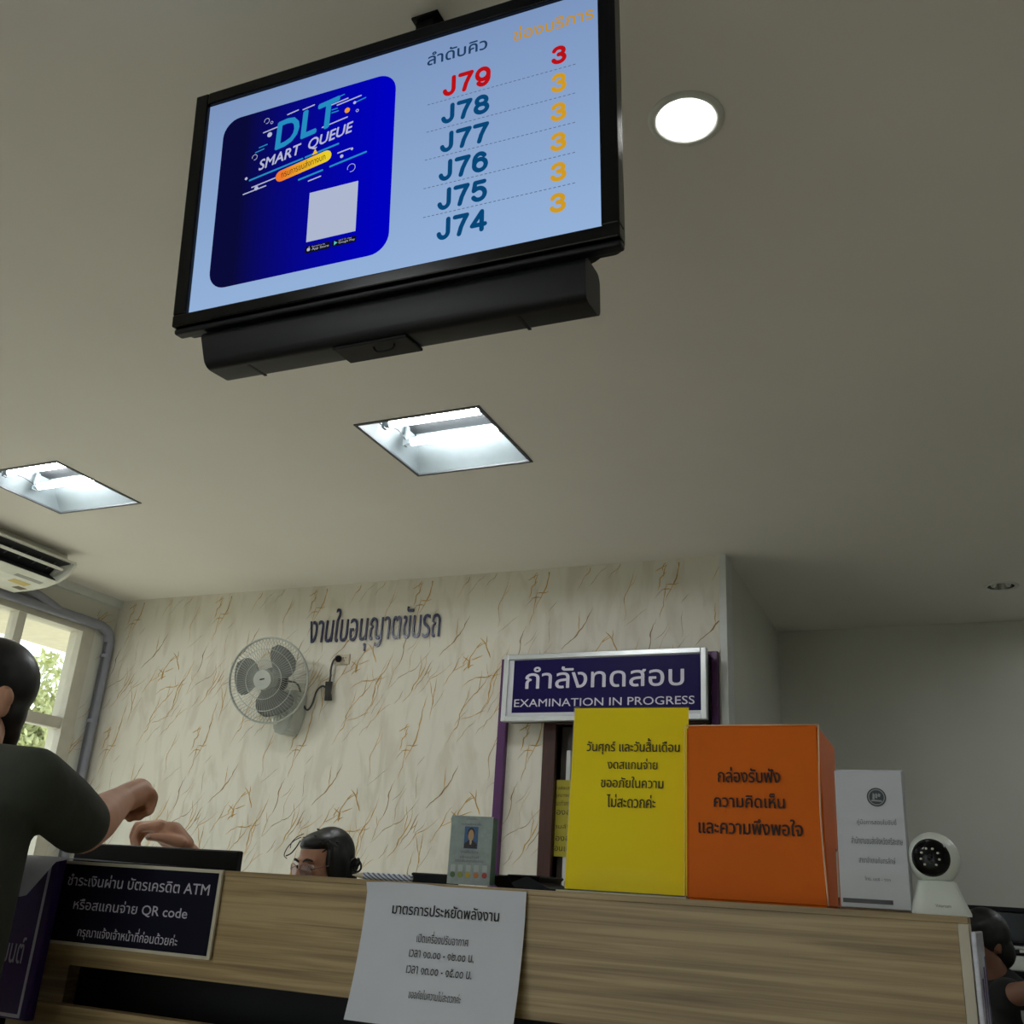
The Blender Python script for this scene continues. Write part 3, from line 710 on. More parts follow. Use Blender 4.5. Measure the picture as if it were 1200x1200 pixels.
# queue digits as round-ended strokes in a unit box
def arc(cx, cz, rx, rz, a0, a1, n=16): return [(cx + rx * math.cos(R(a0 + (a1 - a0) * k / n)), cz + rz * math.sin(R(a0 + (a1 - a0) * k / n))) for k in range(n + 1)]
GL = {
 'J': [[(0.86, 1)] + [(0.86, 0.3)] + arc(0.46, 0.3, 0.4, 0.3, 0, -168, 14)],
 '7': [[(0.04, 1), (0.96, 1), (0.74, 0.72), (0.52, 0.38), (0.38, 0)]],
 '9': [arc(0.5, 0.66, 0.45, 0.34, 0, 360, 26), [(0.95, 0.66), (0.94, 0.45)] + arc(0.5, 0.4, 0.44, 0.4, -5, -140, 12)],
 '8': [arc(0.5, 0.76, 0.38, 0.24, 0, 360, 24), arc(0.5, 0.27, 0.45, 0.27, 0, 360, 24)],
 '6': [arc(0.5, 0.33, 0.45, 0.33, 0, 360, 26), [(0.05, 0.33), (0.07, 0.55)] + arc(0.5, 0.6, 0.43, 0.4, 175, 40, 12)],
 '5': [[(0.88, 1), (0.2, 1), (0.1, 0.56)] + arc(0.48, 0.33, 0.46, 0.33, 120, -150, 20)],
 '4': [[(0.74, 0), (0.74, 1), (0.02, 0.28), (0.98, 0.28)]],
 '3': [arc(0.46, 0.76, 0.42, 0.24, 165, -90, 16), arc(0.46, 0.27, 0.48, 0.27, 90, -165, 18)],
}
def stroke_text(name, parent, s, LL, UR, m, th, y=-0.004):
    bm = BM(); n = len(s); tot = sum((0.9 if ch == 'J' else 1.0) for ch in s) + 0.36 * (n - 1)
    W = UR[0] - LL[0]; H = UR[1] - LL[1]; r = th / 2; k0 = 0.0; yy = y
    unit = (W - 2 * r) / tot if n > 1 else W - 2 * r
    for ch in s:
        gw = (0.9 if ch == 'J' else 1.0)
        ux = LL[0] + r + (k0 * unit)
        for st in GL[ch]:
            P = [(ux + x * gw * unit, LL[1] + r + z * (H - 2 * r)) for x, z in st]
            for p, q in zip(P[:-1], P[1:]):
                dx, dz = q[0] - p[0], q[1] - p[1]; L = math.hypot(dx, dz)
                if L < 1e-7: continue
                nx, nz = -dz / L * r, dx / L * r
                quad(bm, [(p[0] + nx, yy, p[1] + nz), (q[0] + nx, yy, q[1] + nz), (q[0] - nx, yy, q[1] - nz), (p[0] - nx, yy, p[1] - nz)])
            for p in P:
                bm.faces.new([bm.verts.new((p[0] + r * math.cos(2 * math.pi * k / 12), yy - 0.0001, p[1] + r * math.sin(2 * math.pi * k / 12))) for k in range(12)])
        k0 += gw + 0.36
    return obj(name, bm, m, parent)
rows_ = [('J79', (518.7, 115), (577, 78), (647, 79), (665.5, 52.5)), ('J78', (517, 147), (575.5, 111), (646.7, 112), (665.5, 84.5)), ('J77', (515.5, 180.5), (575, 144), (646, 145.5), (665.5, 119)),
         ('J76', (514, 214), (574, 177.5), (645.7, 180.5), (665.5, 154)), ('J75', (512.5, 248), (573, 211), (645.7, 216), (665.5, 189)), ('J74', (511.5, 283), (572.5, 246), (645, 252.5), (665, 225))]
for i, (s, a, b, c_, d_) in enumerate(rows_):
    stroke_text('queue_number', scr, s, T(a[0], a[1] + 1.2), T(b[0], b[1] - 1.2), E_red if i == 0 else E_navy, 0.0094)
    stroke_text('counter_number', scr, '3', T(*c_), T(*d_), E_red if i == 0 else E_gold, 0.0088)
for p, q in (((502, 125), (677.5, 75.7)), ((501, 157), (677, 109.5)), ((499, 189.5), (677, 144)), ((497.5, 222.5), (677, 179.5)), ((497, 257), (677, 214.5))):
    A = T(*p); B = T(*q); bm = BM(); z = (A[1] + B[1]) / 2; n = 34; st = (B[0] - A[0]) / n
    for k in range(n): quad(bm, [(A[0] + k * st, -0.004, z - 0.0008), (A[0] + (k + 0.6) * st, -0.004, z - 0.0008), (A[0] + (k + 0.6) * st, -0.004, z + 0.0008), (A[0] + k * st, -0.004, z + 0.0008)])
    obj('dashed_line', bm, E_grey, scr)
def c1(x, y): return T(190 + x / 4.0, y / 4.0)
def capsule(bm, A, B, r, y):
    dx, dz = B[0] - A[0], B[1] - A[1]; t = math.atan2(dz, dx); pts = []
    for k in range(9): pts.append((B[0] + r * math.cos(t - math.pi / 2 + math.pi * k / 8), y, B[1] + r * math.sin(t - math.pi / 2 + math.pi * k / 8)))
    for k in range(9): pts.append((A[0] + r * math.cos(t + math.pi / 2 + math.pi * k / 8), y, A[1] + r * math.sin(t + math.pi / 2 + math.pi * k / 8)))
    bm.faces.new([bm.verts.new(p) for p in pts])
def strokes(name, segs, m, th):
    for x0, y0, x1, y1 in segs:
        bm = BM(); capsule(bm, c1(x0, y0), c1(x1, y1), th / 2, -0.0034); obj(name, bm, m, scr)
lettering('heading', scr, 'DLT', c1(537, 707), None, E_cyan, y=-0.0042, bold=0.035, LR=c1(822, 584), UL=c1(553, 583))
lettering('heading', scr, 'SMART  QUEUE', c1(456, 816), None, E_sw, y=-0.0044, bold=0.02, LR=c1(890, 634), UL=c1(468, 757))
bm = BM(); A = c1(562, 829); B = c1(772, 737); capsule(bm, A, B, 0.0132, -0.0037)
q = c1(720, 722); quad(bm, [(q[0] - 0.006, -0.0037, q[1] - 0.004), (q[0] + 0.007, -0.0037, q[1] - 0.002), (q[0] + 0.001, -0.0037, q[1] + 0.009), (q[0], -0.0037, q[1] + 0.009)])
obj('ribbon', bm, emit_grad('screen_ribbon', (236, 120, 40), (232, 206, 40), 0, A[0], B[0]), scr)
lettering('caption', scr, 'กรมการขนส่งทางบก', c1(566, 840), None, E_dk, y=-0.0046, LR=c1(772, 752), UL=c1(563, 808))
strokes('accent_lines', [(415, 850, 662, 748), (676, 742, 830, 678), (792, 785, 960, 716), (645, 847, 755, 802)], E_cyan, 0.0042)
strokes('accent_lines', [(480, 627, 545, 600), (593, 542, 643, 520), (665, 519, 718, 496), (690, 853, 747, 830), (425, 883, 535, 838), (385, 916, 490, 875), (755, 602, 872, 553), (825, 498, 937, 452), (795, 498, 875, 465), (828, 722, 885, 700)], E_sw, 0.0028)
strokes('accent_lines', [(460, 697, 497, 681), (443, 720, 482, 702), (800, 520, 825, 512), (830, 460, 858, 447), (905, 487, 958, 462), (800, 534, 830, 524)], E_cyan, 0.0026)
bm = BM()
for x, y, r in ((510, 637, 12), (400, 843, 7), (447, 888, 10), (908, 487, 7), (895, 703, 6), (847, 738, 8)):
    p = c1(x, y); r *= 0.0005; bm.faces.new([bm.verts.new((p[0] + r * math.cos(k * math.pi / 8), -0.0043, p[1] + r * math.sin(k * math.pi / 8))) for k in range(16)])
obj('dots', bm, E_sw, scr)
bm = BM(); p = c1(873, 523); bm.faces.new([bm.verts.new((p[0] + 0.0062 * math.cos(k * math.pi / 8), -0.0043, p[1] + 0.0062 * math.sin(k * math.pi / 8))) for k in range(16)]); obj('dots', bm, E_or, scr)
bm = BM()
for x, y, r in ((440, 743, 14), (892, 792, 19), (497, 573, 14), (520, 580, 7), (920, 524, 7)):
    p = c1(x, y); r *= 0.0005
    for k in range(20):
        a0, a1 = k * math.pi / 10, (k + 1) * math.pi / 10
        if r > 0.006 and k in (11, 12, 13): continue
        quad(bm, [(p[0] + rr * math.cos(aa), -0.0043, p[1] + rr * math.sin(aa)) for rr, aa in ((r, a0), (r, a1), (r - 0.0013, a1), (r - 0.0013, a0))])
obj('rings', bm, E_sw, scr)
a = T(360, 285); b = T(421, 213); bm = BM(); quad(bm, [(a[0], -0.0036, a[1]), (b[0], -0.0036, a[1]), (b[0], -0.0036, b[1]), (a[0], -0.0036, b[1])]); obj('pale_square', bm, emit('screen_square', (172, 182, 206)), scr)
for LLp, URp, txt, sub in (((358.2, 298.5), (388.5, 283.5), 'App Store', 'Download on the'), ((390, 290.5), (418.8, 276.8), 'Google Play', 'GET IT ON')):
    a = T(*LLp); b = T(*URp); bm = BM(); V = [bm.verts.new((x, -0.0036, z)) for x, z in rrect(a[0], a[1], b[0], b[1], 0.003)]; bm.faces.new(V); bd = obj('store_badge', bm, E_dk, scr)
    w_, h_ = b[0] - a[0], b[1] - a[1]
    lettering('caption', bd, txt, (a[0] + w_ * 0.28, a[1] + h_ * 0.16), (a[0] + w_ * 0.95, a[1] + h_ * 0.6), E_sw, y=-0.0044)
    lettering('caption', bd, sub, (a[0] + w_ * 0.28, a[1] + h_ * 0.68), (a[0] + w_ * 0.8, a[1] + h_ * 0.86), E_sw, y=-0.0044)
    bm = BM(); cx, cz = a[0] + w_ * 0.15, a[1] + h_ * 0.5
    if txt[0] == 'A':
        for dx in (-0.0012, 0.0012): bm.faces.new([bm.verts.new((cx + dx + 0.0026 * math.cos(k * math.pi / 6), -0.0044, cz - 0.0006 + 0.0036 * math.sin(k * math.pi / 6))) for k in range(12)])
        quad(bm, [(cx, -0.0044, cz + 0.0035), (cx + 0.0016, -0.0044, cz + 0.004), (cx + 0.0022, -0.0044, cz + 0.006), (cx + 0.0004, -0.0044, cz + 0.0055)]); obj('emblem', bm, E_sw, bd)
    else:
        bm.faces.new([bm.verts.new(p) for p in ((cx - 0.003, -0.0044, cz - 0.0045), (cx + 0.0045, -0.0044, cz), (cx - 0.003, -0.0044, cz + 0.0045))]); obj('emblem', bm, emit('screen_teal', (90, 200, 190)), bd)
# hanger above the television, up to the ceiling
hp = Vector((-0.905, 1.36, ZT))
br = thing('ceiling_mount', 'black ceiling bracket peeking out above the top edge of the television', 'bracket', hp)
bm = BM(); box(bm, (-0.032, -0.03, -0.006), (0.032, 0.045, 0), 0.001); obj('ceiling_plate', bm, M_black, br)
bm = BM(); box(bm, (-0.025, -0.02, -0.27), (0.02, 0.03, -0.0065), 0.002); obj('pole', bm, M_black, br)
ib = Matrix.Translation(-hp) @ Matrix.Translation(tc_) @ frt.rot.to_4x4()
bm = BM(); box(bm, (-0.06, 0.078, -0.08), (0.07, 0.1, 0.22), 0.004, mtx=ib); obj('hook_plate', bm, M_black, br)
# black box under the television
sb = thing('sound_bar', 'long black rounded speaker bar hung right under the television', 'speaker', tc_, frt.rot)
bm = BM(); b = BM(); prism(b, rrect(0.0, -0.376, 0.085, -0.2915, 0.018, 5), -0.41, 0.412, 'x'); join(bm, b)
for v in bm.verts:
    if v.co.x < 0: v.co.x += 0.02 * max(0, (-0.30 - v.co.z)) / 0.08
obj('body', bm, M_satin, sb, 'auto')
bm = BM(); box(bm, (-0.1, 0.012, -0.381), (0.06, 0.08, -0.375), 0.002); obj('centre_plate', bm, M_black, sb)
for u in (-0.3, 0.28):
    bm = BM(); box(bm, (u - 0.003, 0.02, -0.3768), (u + 0.003, 0.078, -0.3745)); obj('seam_strip', bm, M_black, sb)
bm = BM(); tube(bm, spline([(-0.02, 0.03, -0.379), (-0.01, 0.03, -0.392), (0.02, 0.03, -0.39), (0.025, 0.03, -0.379)]), 0.0022, 6); obj('cable_loop', bm, M_black, sb)

# ------------------------------------------------------------------ counter
YCN = 1.54; ZTOP = ZC + 0.006; XE = -0.012; XS = -1.675
ct = thing('service_counter', 'long light wood service counter crossing the bottom of the picture', 'counter', (0, 0, 0))
bm = BM(); box(bm, (XS - 1.0, YCN - 0.002, ZTOP - 0.009), (XE, YCN + 0.44, ZTOP), 0.001); obj('worktop', bm, M_wood, ct)
bm = BM(); box(bm, (XS, YCN, ZC - 0.178), (XE - 0.014, YCN + 0.03, ZTOP - 0.0092)); obj('front_band', bm, M_wood, ct)
bm = BM(); box(bm, (XS, YCN + 0.001, 0.0), (XE - 0.014, YCN + 0.03, ZC - 0.247)); obj('lower_panel', bm, M_wood, ct)
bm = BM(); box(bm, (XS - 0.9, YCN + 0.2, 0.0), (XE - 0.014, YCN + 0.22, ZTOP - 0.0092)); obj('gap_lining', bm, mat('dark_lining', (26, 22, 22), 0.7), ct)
bm = BM(); box(bm, (XE - 0.0135, YCN - 0.002, 0.0), (XE, YCN + 0.44, ZTOP - 0.0092), 0.001); obj('end_panel', bm, M_cream, ct)
bm = BM(); box(bm, (XS - 1.0, YCN + 0.09, 0.0), (XS - 0.001, YCN + 0.12, ZTOP - 0.0092)); obj('side_panel', bm, M_wood, ct)

# navy payment sign on the band
fr = upright(57, 1103.7, YCN - 0.0085)
ps = thing('payment_sign', 'dark navy sign with cream rim on the counter about card and QR payment', 'sign', fr.o, fr.rot)
A = fr.loc(74, 1007.5); B = fr.loc(261.3, 1019.7); C = fr.loc(244.5, 1126.5); D = fr.loc(57, 1103.7)
x0, x1, z0, z1 = (A[0] + D[0]) / 2, (B[0] + C[0]) / 2, (C[1] + D[1]) / 2, min(A[1], B[1])
bm = BM(); box(bm, (x0, 0, z0), (x1, 0.006, z1), 0.001); obj('rim', bm, M_cream, ps)
bm = BM(); box(bm, (x0 + 0.005, -0.0012, z0 + 0.006), (x1 - 0.007, 0, z1 - 0.006)); obj('panel', bm, mat('navy_panel', (12, 9, 28), 0.5, vary=0.1, spec=0.15), ps)
M_sl = mat('payment_letter', (188, 182, 192), 0.5)
lettering('lettering', ps, 'ชำระเงินผ่าน บัตรเครดิต ATM', fr.loc(79.8, 1037), fr.loc(247.8, 1034), M_sl, y=-0.002, bold=0.008)
lettering('lettering', ps, 'หรือสแกนจ่าย QR code', fr.loc(86, 1067), fr.loc(221.8, 1062.5), M_sl, y=-0.002, bold=0.008)
lettering('lettering', ps, 'กรุณาแจ้งเจ้าหน้าที่ก่อนด้วยค่ะ', fr.loc(90.5, 1100.5), fr.loc(210.5, 1093), M_sl, y=-0.002, bold=0.004)

# purple banner at the left end
fr = upright(28, 1195, YCN - 0.03)
pb = thing('purple_banner', 'tall purple board with white border standing at the counter beside the person in green', 'sign', fr.o, fr.rot)
a = fr.loc(28, 1197); b = fr.loc(67.7, 1005.7); a2 = fr.loc(98 / 4.286, 980 + 915 / 4.286); b2 = fr.loc(61.8, 1009.3)
bx1 = (a[0] + b[0]) / 2 + 0.004
bm = BM(); box(bm, (bx1 - 0.62, 0, a[1]), (bx1, 0.02, b[1]), 0.002); obj('board', bm, mat('banner_purple', (50, 18, 88), 0.35, vary=0.12, scale=4), pb)
ix = (a2[0] + b2[0]) / 2; bm = BM(); t = 0.006
box(bm, (ix - t, -0.001, a2[1]), (ix, 0, b2[1])); box(bm, (bx1 - 0.6, -0.001, a2[1]), (ix - t, 0, a2[1] + t)); box(bm, (bx1 - 0.6, -0.001, b2[1] - t), (ix - t, 0, b2[1])); box(bm, (bx1 - 0.6, -0.001, a2[1]), (bx1 - 0.594, 0, b2[1]))
obj('border', bm, mat('banner_border', (196, 190, 206), 0.5), pb)
lettering('lettering', pb, 'ยนต์', fr.loc(2, 1126.5), fr.loc(32.7, 1099), mat('banner_letter', (178, 168, 190), 0.5), y=-0.002, bold=0.01)
bm = BM()
for dx in (-0.55, -0.1): box(bm, (bx1 + dx, 0.004, -fr.o.z + 0.001), (bx1 + dx + 0.03, 0.018, a[1] + 0.01))
obj('stand_leg', bm, M_black, pb)
# paper drooping over the edge above the banner
bm = BM(); xs0, xs1 = -1.74, -1.598; pr = []
sec = [(YCN + 0.16, 0.0035), (YCN + 0.02, 0.004), (YCN - 0.03, 0.006), (YCN - 0.055, -0.004), (YCN - 0.07, -0.03), (YCN - 0.075, -0.07)]
for j in range(9):
    u = j / 8; row = []
    for i, (yy, zz) in enumerate(sec):
        k = 1.0 - 2.2 * max(0, u - 0.6) * (zz < 0)
        row.append(bm.verts.new((xs0 + (xs1 - xs0 + 0.1 * (1 if i < 2 else 0.0)) * u, yy, ZTOP + (zz if zz > 0 else zz * k))))
    pr.append(row)
for A_, B_ in zip(pr[:-1], pr[1:]):
    for i in range(len(sec) - 1): bm.faces.new((A_[i], B_[i], B_[i + 1], A_[i + 1]))
bmesh.ops.solidify(bm, geom=bm.faces[:], thickness=0.0008)
tag(obj('paper_sheet', bm, M_paper, None, True), 'white paper sheet drooping over the counter edge above the purple board', 'paper')

# white energy notice hanging on the band
fr = upright(431, 1037, YCN - 0.007)
en = thing('paper_notice', 'white printed notice with black Thai times taped on the front of the counter', 'notice', fr.o, fr.rot)
warp = lambda q: -0.03 * (max(0.0, -q) / 0.2) ** 2
A = fr.loc(431, 1036.5); B = fr.loc(617, 1042); nx0, nx1, nz1 = A[0], B[0], (A[1] + B[1]) / 2
bm = BM(); rows = []
for i in range(15):
    q = nz1 - 0.207 * i / 14; rows.append([bm.verts.new((nx0 + (nx1 - nx0) * j / 8, warp(q) + 0.0006 + (-0.006 * (1 - j / 2) if (i == 0 and j < 2) else 0), q + (0.002 if i == 0 and j in (1, 2, 3) else 0))) for j in range(9)])
for A_, B_ in zip(rows[:-1], rows[1:]):
    for j in range(8): bm.faces.new((A_[j], B_[j], B_[j + 1], A_[j + 1]))
obj('sheet', bm, M_paper, en, True)
def wl_(x, y):
    p = fr.loc(x, y); return fr.loc(x, y, warp(p[1]))
for s, l_, u_, bo in (('มาตรการประหยัดพลังงาน', (459.6, 1070.5), (585.6, 1066), 0.012), ('เปิดเครื่องปรับอากาศ', (488, 1104), (550, 1095), 0.0), ('เวลา ๑๐.๐๐ - ๑๒.๐๐ น.', (479, 1121), (556, 1119), 0.0), ('เวลา ๑๓.๐๐ - ๑๕.๐๐ น.', (475.6, 1140), (553.6, 1138), 0.0), ('ขออภัยในความไม่สะดวกค่ะ', (478, 1169.5), (541, 1165), 0.0)):
    lettering('lettering', en, s, wl_(*l_), wl_(*u_), M_ink, bold=bo, warp=warp)

# ------------------------------------------------------------------ things on the counter
# rating card holder
fr = upright(524, 1032, 1.68, R(8))
fr.o.z = ZTOP
rc = thing('rating_card', 'small clear card stand with staff portrait and five coloured rating dots', 'card stand', fr.o, fr.rot)
A = fr.loc(528.5, 955); B = fr.loc(578, 957.5); C = fr.loc(573, 1035); D = fr.loc(524, 1032)
x0, x1, z1 = (A[0] + D[0]) / 2, (B[0] + C[0]) / 2, (A[1] + B[1]) / 2
def cc(x, y): return fr.loc(500 + x / 10.0, 930 + y / 10.0)
bm = BM(); box(bm, (x0, 0.002, 0.002), (x1, 0.003, z1)); obj('card', bm, mat('card_grey', (150, 162, 162), 0.5, vary=0.1, scale=80), rc)
bm = BM(); box(bm, (x0 - 0.004, 0.0, 0), (x1 + 0.003, 0.0015, z1 + 0.001)); box(bm, (x0 - 0.004, 0.0015, 0), (x1 + 0.003, 0.035, 0.0025)); box(bm, (x0 - 0.004, 0.033, 0), (x1 + 0.003, 0.035, z1 * 0.98)); obj('acrylic_holder', bm, M_clear, rc)
bm = BM(); box(bm, (x1 - 0.002, 0.003, 0.003), (x1 + 0.0005, 0.032, z1 * 0.98)); obj('green_side', bm, mat('green_sheet', (72, 112, 88), 0.4), rc)
a = cc(430, 640); b = cc(605, 390); bm = BM(); box(bm, (a[0], 0.001, a[1]), (b[0], 0.0018, b[1])); po = obj('portrait', bm, mat('portrait_blue', (46, 88, 138), 0.5), rc)
um = (a[0] + b[0]) / 2; w_ = b[0] - a[0]; h_ = b[1] - a[1]
def blob(name, cx, cz, rx, rz, m, y): 
    bm = BM(); bm.faces.new([bm.verts.new((cx + rx * math.cos(k * math.pi / 10), y, cz + rz * math.sin(k * math.pi / 10))) for k in range(20)]); return obj(name, bm, m, po)
bm = BM(); bm.faces.new([bm.verts.new(p) for p in ((um - w_ * 0.48, 0.0008, a[1] + 0.0005), (um + w_ * 0.48, 0.0008, a[1] + 0.0005), (um + w_ * 0.46, 0.0008, a[1] + h_ * 0.22), (um + w_ * 0.15, 0.0008, a[1] + h_ * 0.38), (um - w_ * 0.15, 0.0008, a[1] + h_ * 0.38), (um - w_ * 0.46, 0.0008, a[1] + h_ * 0.22))]); obj('jacket', bm, mat('portrait_jacket', (52, 40, 50), 0.6), po)
blob('hair', um, a[1] + h_ * 0.7, w_ * 0.27, h_ * 0.25, M_hair, 0.0006); blob('face', um, a[1] + h_ * 0.6, w_ * 0.21, h_ * 0.26, mat('portrait_skin', (186, 150, 108), 0.6), 0.0004)
blob('collar', um, a[1] + h_ * 0.3, w_ * 0.08, h_ * 0.13, mat('portrait_collar', (190, 170, 150), 0.6), 0.0003)
for s, p, q in (('ประเมิน', (470, 302), (592, 286)), ('ความพึงพอใจ', (412, 366), (640, 346)), ('การให้บริการ', (400, 695), (605, 668)), ('เจ้าหน้าที่', (388, 752), (610, 728)), ('กรุณาประเมินการให้บริการ', (330, 804), (662, 778))):
    lettering('lettering', rc, s, cc(*p), cc(*q), mat('card_ink', (84, 88, 108), 0.6), y=0.0012)
for k, (x, col) in enumerate(((300, (84, 112, 62)), (387, (140, 148, 44)), (478, (196, 170, 30)), (573, (196, 118, 52)), (672, (164, 46, 44)))):
    p = cc(x, 945 + k * 4); bm = BM(); cyl(bm, (p[0], 0.001, p[1]), (p[0], 0.0019, p[1]), 0.0048, n=20); obj('rating_dot', bm, mat('dot_%d' % k, col, 0.5), rc)
    a = cc(x - 26, 905 + k * 4); b = cc(x + 34, 830 + k * 4); bm = BM(); box(bm, (a[0], 0.0012, a[1]), (b[0], 0.0018, b[1])); obj('rating_box', bm, mat('card_box', (176, 186, 184), 0.5), rc)

# black flared tray beyond it
tr = thing('black_tray', 'small black flared double tray between the rating card and the yellow notice', 'tray', (onY(618, 1030, 1.78).x, 1.78, ZTOP))
def flare(x0, x1, ht, name, sl):
    bm = BM(); wb = 0.35 * (x1 - x0); xm = (x0 + x1) / 2 + sl
    lo = [(xm - wb, -0.03, 0.0), (xm + wb, -0.03, 0.0), (xm + wb, 0.05, 0.0), (xm - wb, 0.05, 0.0)]
    hi = [(x0, -0.05, ht), (x1, -0.05, ht), (x1, 0.07, ht), (x0, 0.07, ht)]
    quad(bm, lo)
    for i in range(4): quad(bm, [lo[i], lo[(i + 1) % 4], hi[(i + 1) % 4], hi[i]])
    bmesh.ops.remove_doubles(bm, verts=bm.verts[:], dist=1e-5); bmesh.ops.recalc_face_normals(bm, faces=bm.faces[:])
    bmesh.ops.solidify(bm, geom=bm.faces[:], thickness=0.003); obj(name, bm, M_black, tr)
flare(-0.063, -0.018, 0.021, 'compartment', 0.012); flare(-0.02, 0.045, 0.022, 'compartment', -0.005)
bm = BM(); prism(bm, [(0.02, 0.023), (0.064, 0.004), (0.062, 0.0), (0.0, 0.0), (-0.01, 0.01)], -0.0505, 0.06, 'y'); obj('sloping_lid', bm, M_black, tr)

# striped pencil
p0 = onY(413, 1026, 1.6); p1 = onY(483, 1028, 1.62); p0.z = p1.z = ZTOP + 0.006
pc = thing('striped_pencil', 'blue and white striped pencil lying on the counter near the woman with glasses', 'pencil', p0)
d = (p1 - p0); L = d.length; d.normalize()
def stripe_mat():
    m = bpy.data.materials.new('pencil_stripe'); m.use_nodes = True; n = m.node_tree.nodes; l = m.node_tree.links
    tc = n.new('ShaderNodeTexCoord'); wv = n.new('ShaderNodeTexWave'); wv.inputs['Scale'].default_value = 62; mp = n.new('ShaderNodeMapping'); mp.inputs['Rotation'].default_value = (0, R(58), 0)
    rp = n.new('ShaderNodeValToRGB'); rp.color_ramp.interpolation = 'CONSTANT'; rp.color_ramp.elements[0].color = lin((98, 112, 142)) + (1,); rp.color_ramp.elements[1].position = 0.45; rp.color_ramp.elements[1].color = lin((206, 212, 220)) + (1,)
    l.new(tc.outputs['Object'], mp.inputs[0]); l.new(mp.outputs[0], wv.inputs['Vector']); l.new(wv.outputs['Fac'], rp.inputs[0]); l.new(rp.outputs[0], n['Principled BSDF'].inputs['Base Color']); return m
bm = BM(); cyl(bm, d * 0.022, d * L, 0.006, n=12); obj('shaft', bm, stripe_mat(), pc, 'auto')
bm = BM(); cyl(bm, d * 0.0, d * 0.022, 0.001, 0.0058, n=12); obj('tip', bm, M_cream, pc, 'auto')

# yellow notice in an acrylic stand
fr = upright(663, 1041, 1.70, R(3)); fr.o.z = ZTOP
A = fr.loc(672, 826); B = fr.loc(812.5, 830); C = fr.loc(800, 1048); D = fr.loc(662, 1040)
# lean the stand back a little
lean = R(4.0); xdir = fr.x.copy(); zdir = (Matrix.Rotation(-lean, 3, xdir) @ Vector((0, 0, 1)))
fr = Frame(fr.o, xdir, zdir)
ys = thing('notice_stand', 'yellow notice in a clear acrylic stand left of the orange box', 'notice stand', fr.o, fr.rot)
A = fr.loc(672, 826); B = fr.loc(812.5, 830); C = fr.loc(800, 1044); D = fr.loc(662, 1037)
x0, x1, z1 = (A[0] + D[0]) / 2, (B[0] + C[0]) / 2, (A[1] + B[1]) / 2
bm = BM(); box(bm, (x0 + 0.001, 0.002, 0.006), (x1 - 0.001, 0.003, z1 - 0.002)); obj('yellow_sheet', bm, mat('yellow_sheet', (255, 228, 14), 0.55, vary=0.03, scale=6, spec=0.2), ys)
bm = BM(); box(bm, (x0, 0, 0.003), (x1, 0.0015, z1)); box(bm, (x0, 0.0035, 0.003), (x1, 0.005, z1)); obj('acrylic_front', bm, M_clear, ys)
bm = BM(); box(bm, (x0 - 0.012, -0.008, 0.0), (x1, 0.055, 0.003), 0.001); obj('acrylic_foot', bm, mat('acrylic_edge', (196, 190, 150), 0.15), ys)
M_yink = mat('olive_ink', (58, 48, 20), 0.7)
for s, l_, u_ in (('วันศุกร์ และวันสิ้นเดือน', (687.5, 884), (796.6, 865.6)), ('งดสแกนจ่าย', (711.8, 901), (770.6, 889.4)), ('ขออภัยในความ', (704, 922.5), (777.5, 911)), ('ไม่สะดวกค่ะ', (711, 945.8), (768.4, 932))):
    lettering('lettering', ys, s, fr.loc(*l_), fr.loc(*u_), M_yink, y=-0.0006, bold=0.008)

# orange suggestion box
fr = upright(804, 1050, 1.65, 0.0); fr.o.z = ZTOP
ob = thing('suggestion_box', 'orange cardboard box wrapped in clear film with black Thai wording', 'box', fr.o, fr.rot)
A = fr.loc(803.5, 849.5); B = fr.loc(958, 849.5); C = fr.loc(972, 1064); D = fr.loc(804, 1052)
M_or = mat('orange_paper', (226, 106, 2), 0.5, vary=0.05, scale=5, spec=0.15)
M_or2 = mat('orange_side', (214, 128, 44), 0.35, vary=0.06, scale=5, coat=0.15)
zt = (A[1] + B[1]) / 2; dpt = 0.2
bm = BM()
F0 = [(A[0], 0, 0), (C[0], -0.0, 0), (B[0], 0.004, zt), (A[0], 0.004, zt)]
Bk = [(A[0] + 0.004, dpt, 0), (C[0] - 0.004, dpt, 0), (B[0] + 0.002, dpt, zt * 0.985), (A[0] + 0.004, dpt, zt * 0.985)]
quad(bm, F0, 0); quad(bm, Bk[::-1], 0); quad(bm, [F0[1], Bk[1], Bk[2], F0[2]], 0); quad(bm, [F0[0], F0[3], Bk[3], Bk[0]], 0); quad(bm, [F0[3], F0[2], Bk[2], Bk[3]], 0); quad(bm, [F0[0], Bk[0], Bk[1], F0[1]], 0)
bmesh.ops.remove_doubles(bm, verts=bm.verts[:], dist=1e-5); bmesh.ops.bevel(bm, geom=bm.edges[:], offset=0.004, segments=3, affect='EDGES')
obj('carton', bm, M_or, ob, 'auto')
bm = BM()
tube(bm, [Vector(F0[3]) + Vector((0, -0.002, 0)), Vector(F0[2]) + Vector((0, -0.002, 0))], 0.0011, 8)
tube(bm, [Vector(F0[0]) + Vector((-0.001, -0.002, 0.003)), Vector(F0[3]) + Vector((-0.001, -0.002, 0))], 0.0011, 8)
tube(bm, spline([Vector(F0[1]) + Vector((-0.001, -0.002, 0.003)), Vector(F0[1]).lerp(Vector(F0[2]), 0.5) + Vector((-0.004, -0.003, 0)), Vector(F0[2]) + Vector((0.001, -0.002, 0))], 5), 0.0014, 8)
obj('clear_film', bm, mat('film_highlight', (232, 190, 150), 0.25), ob, True)  # pale colour paints the highlights along the film's edges
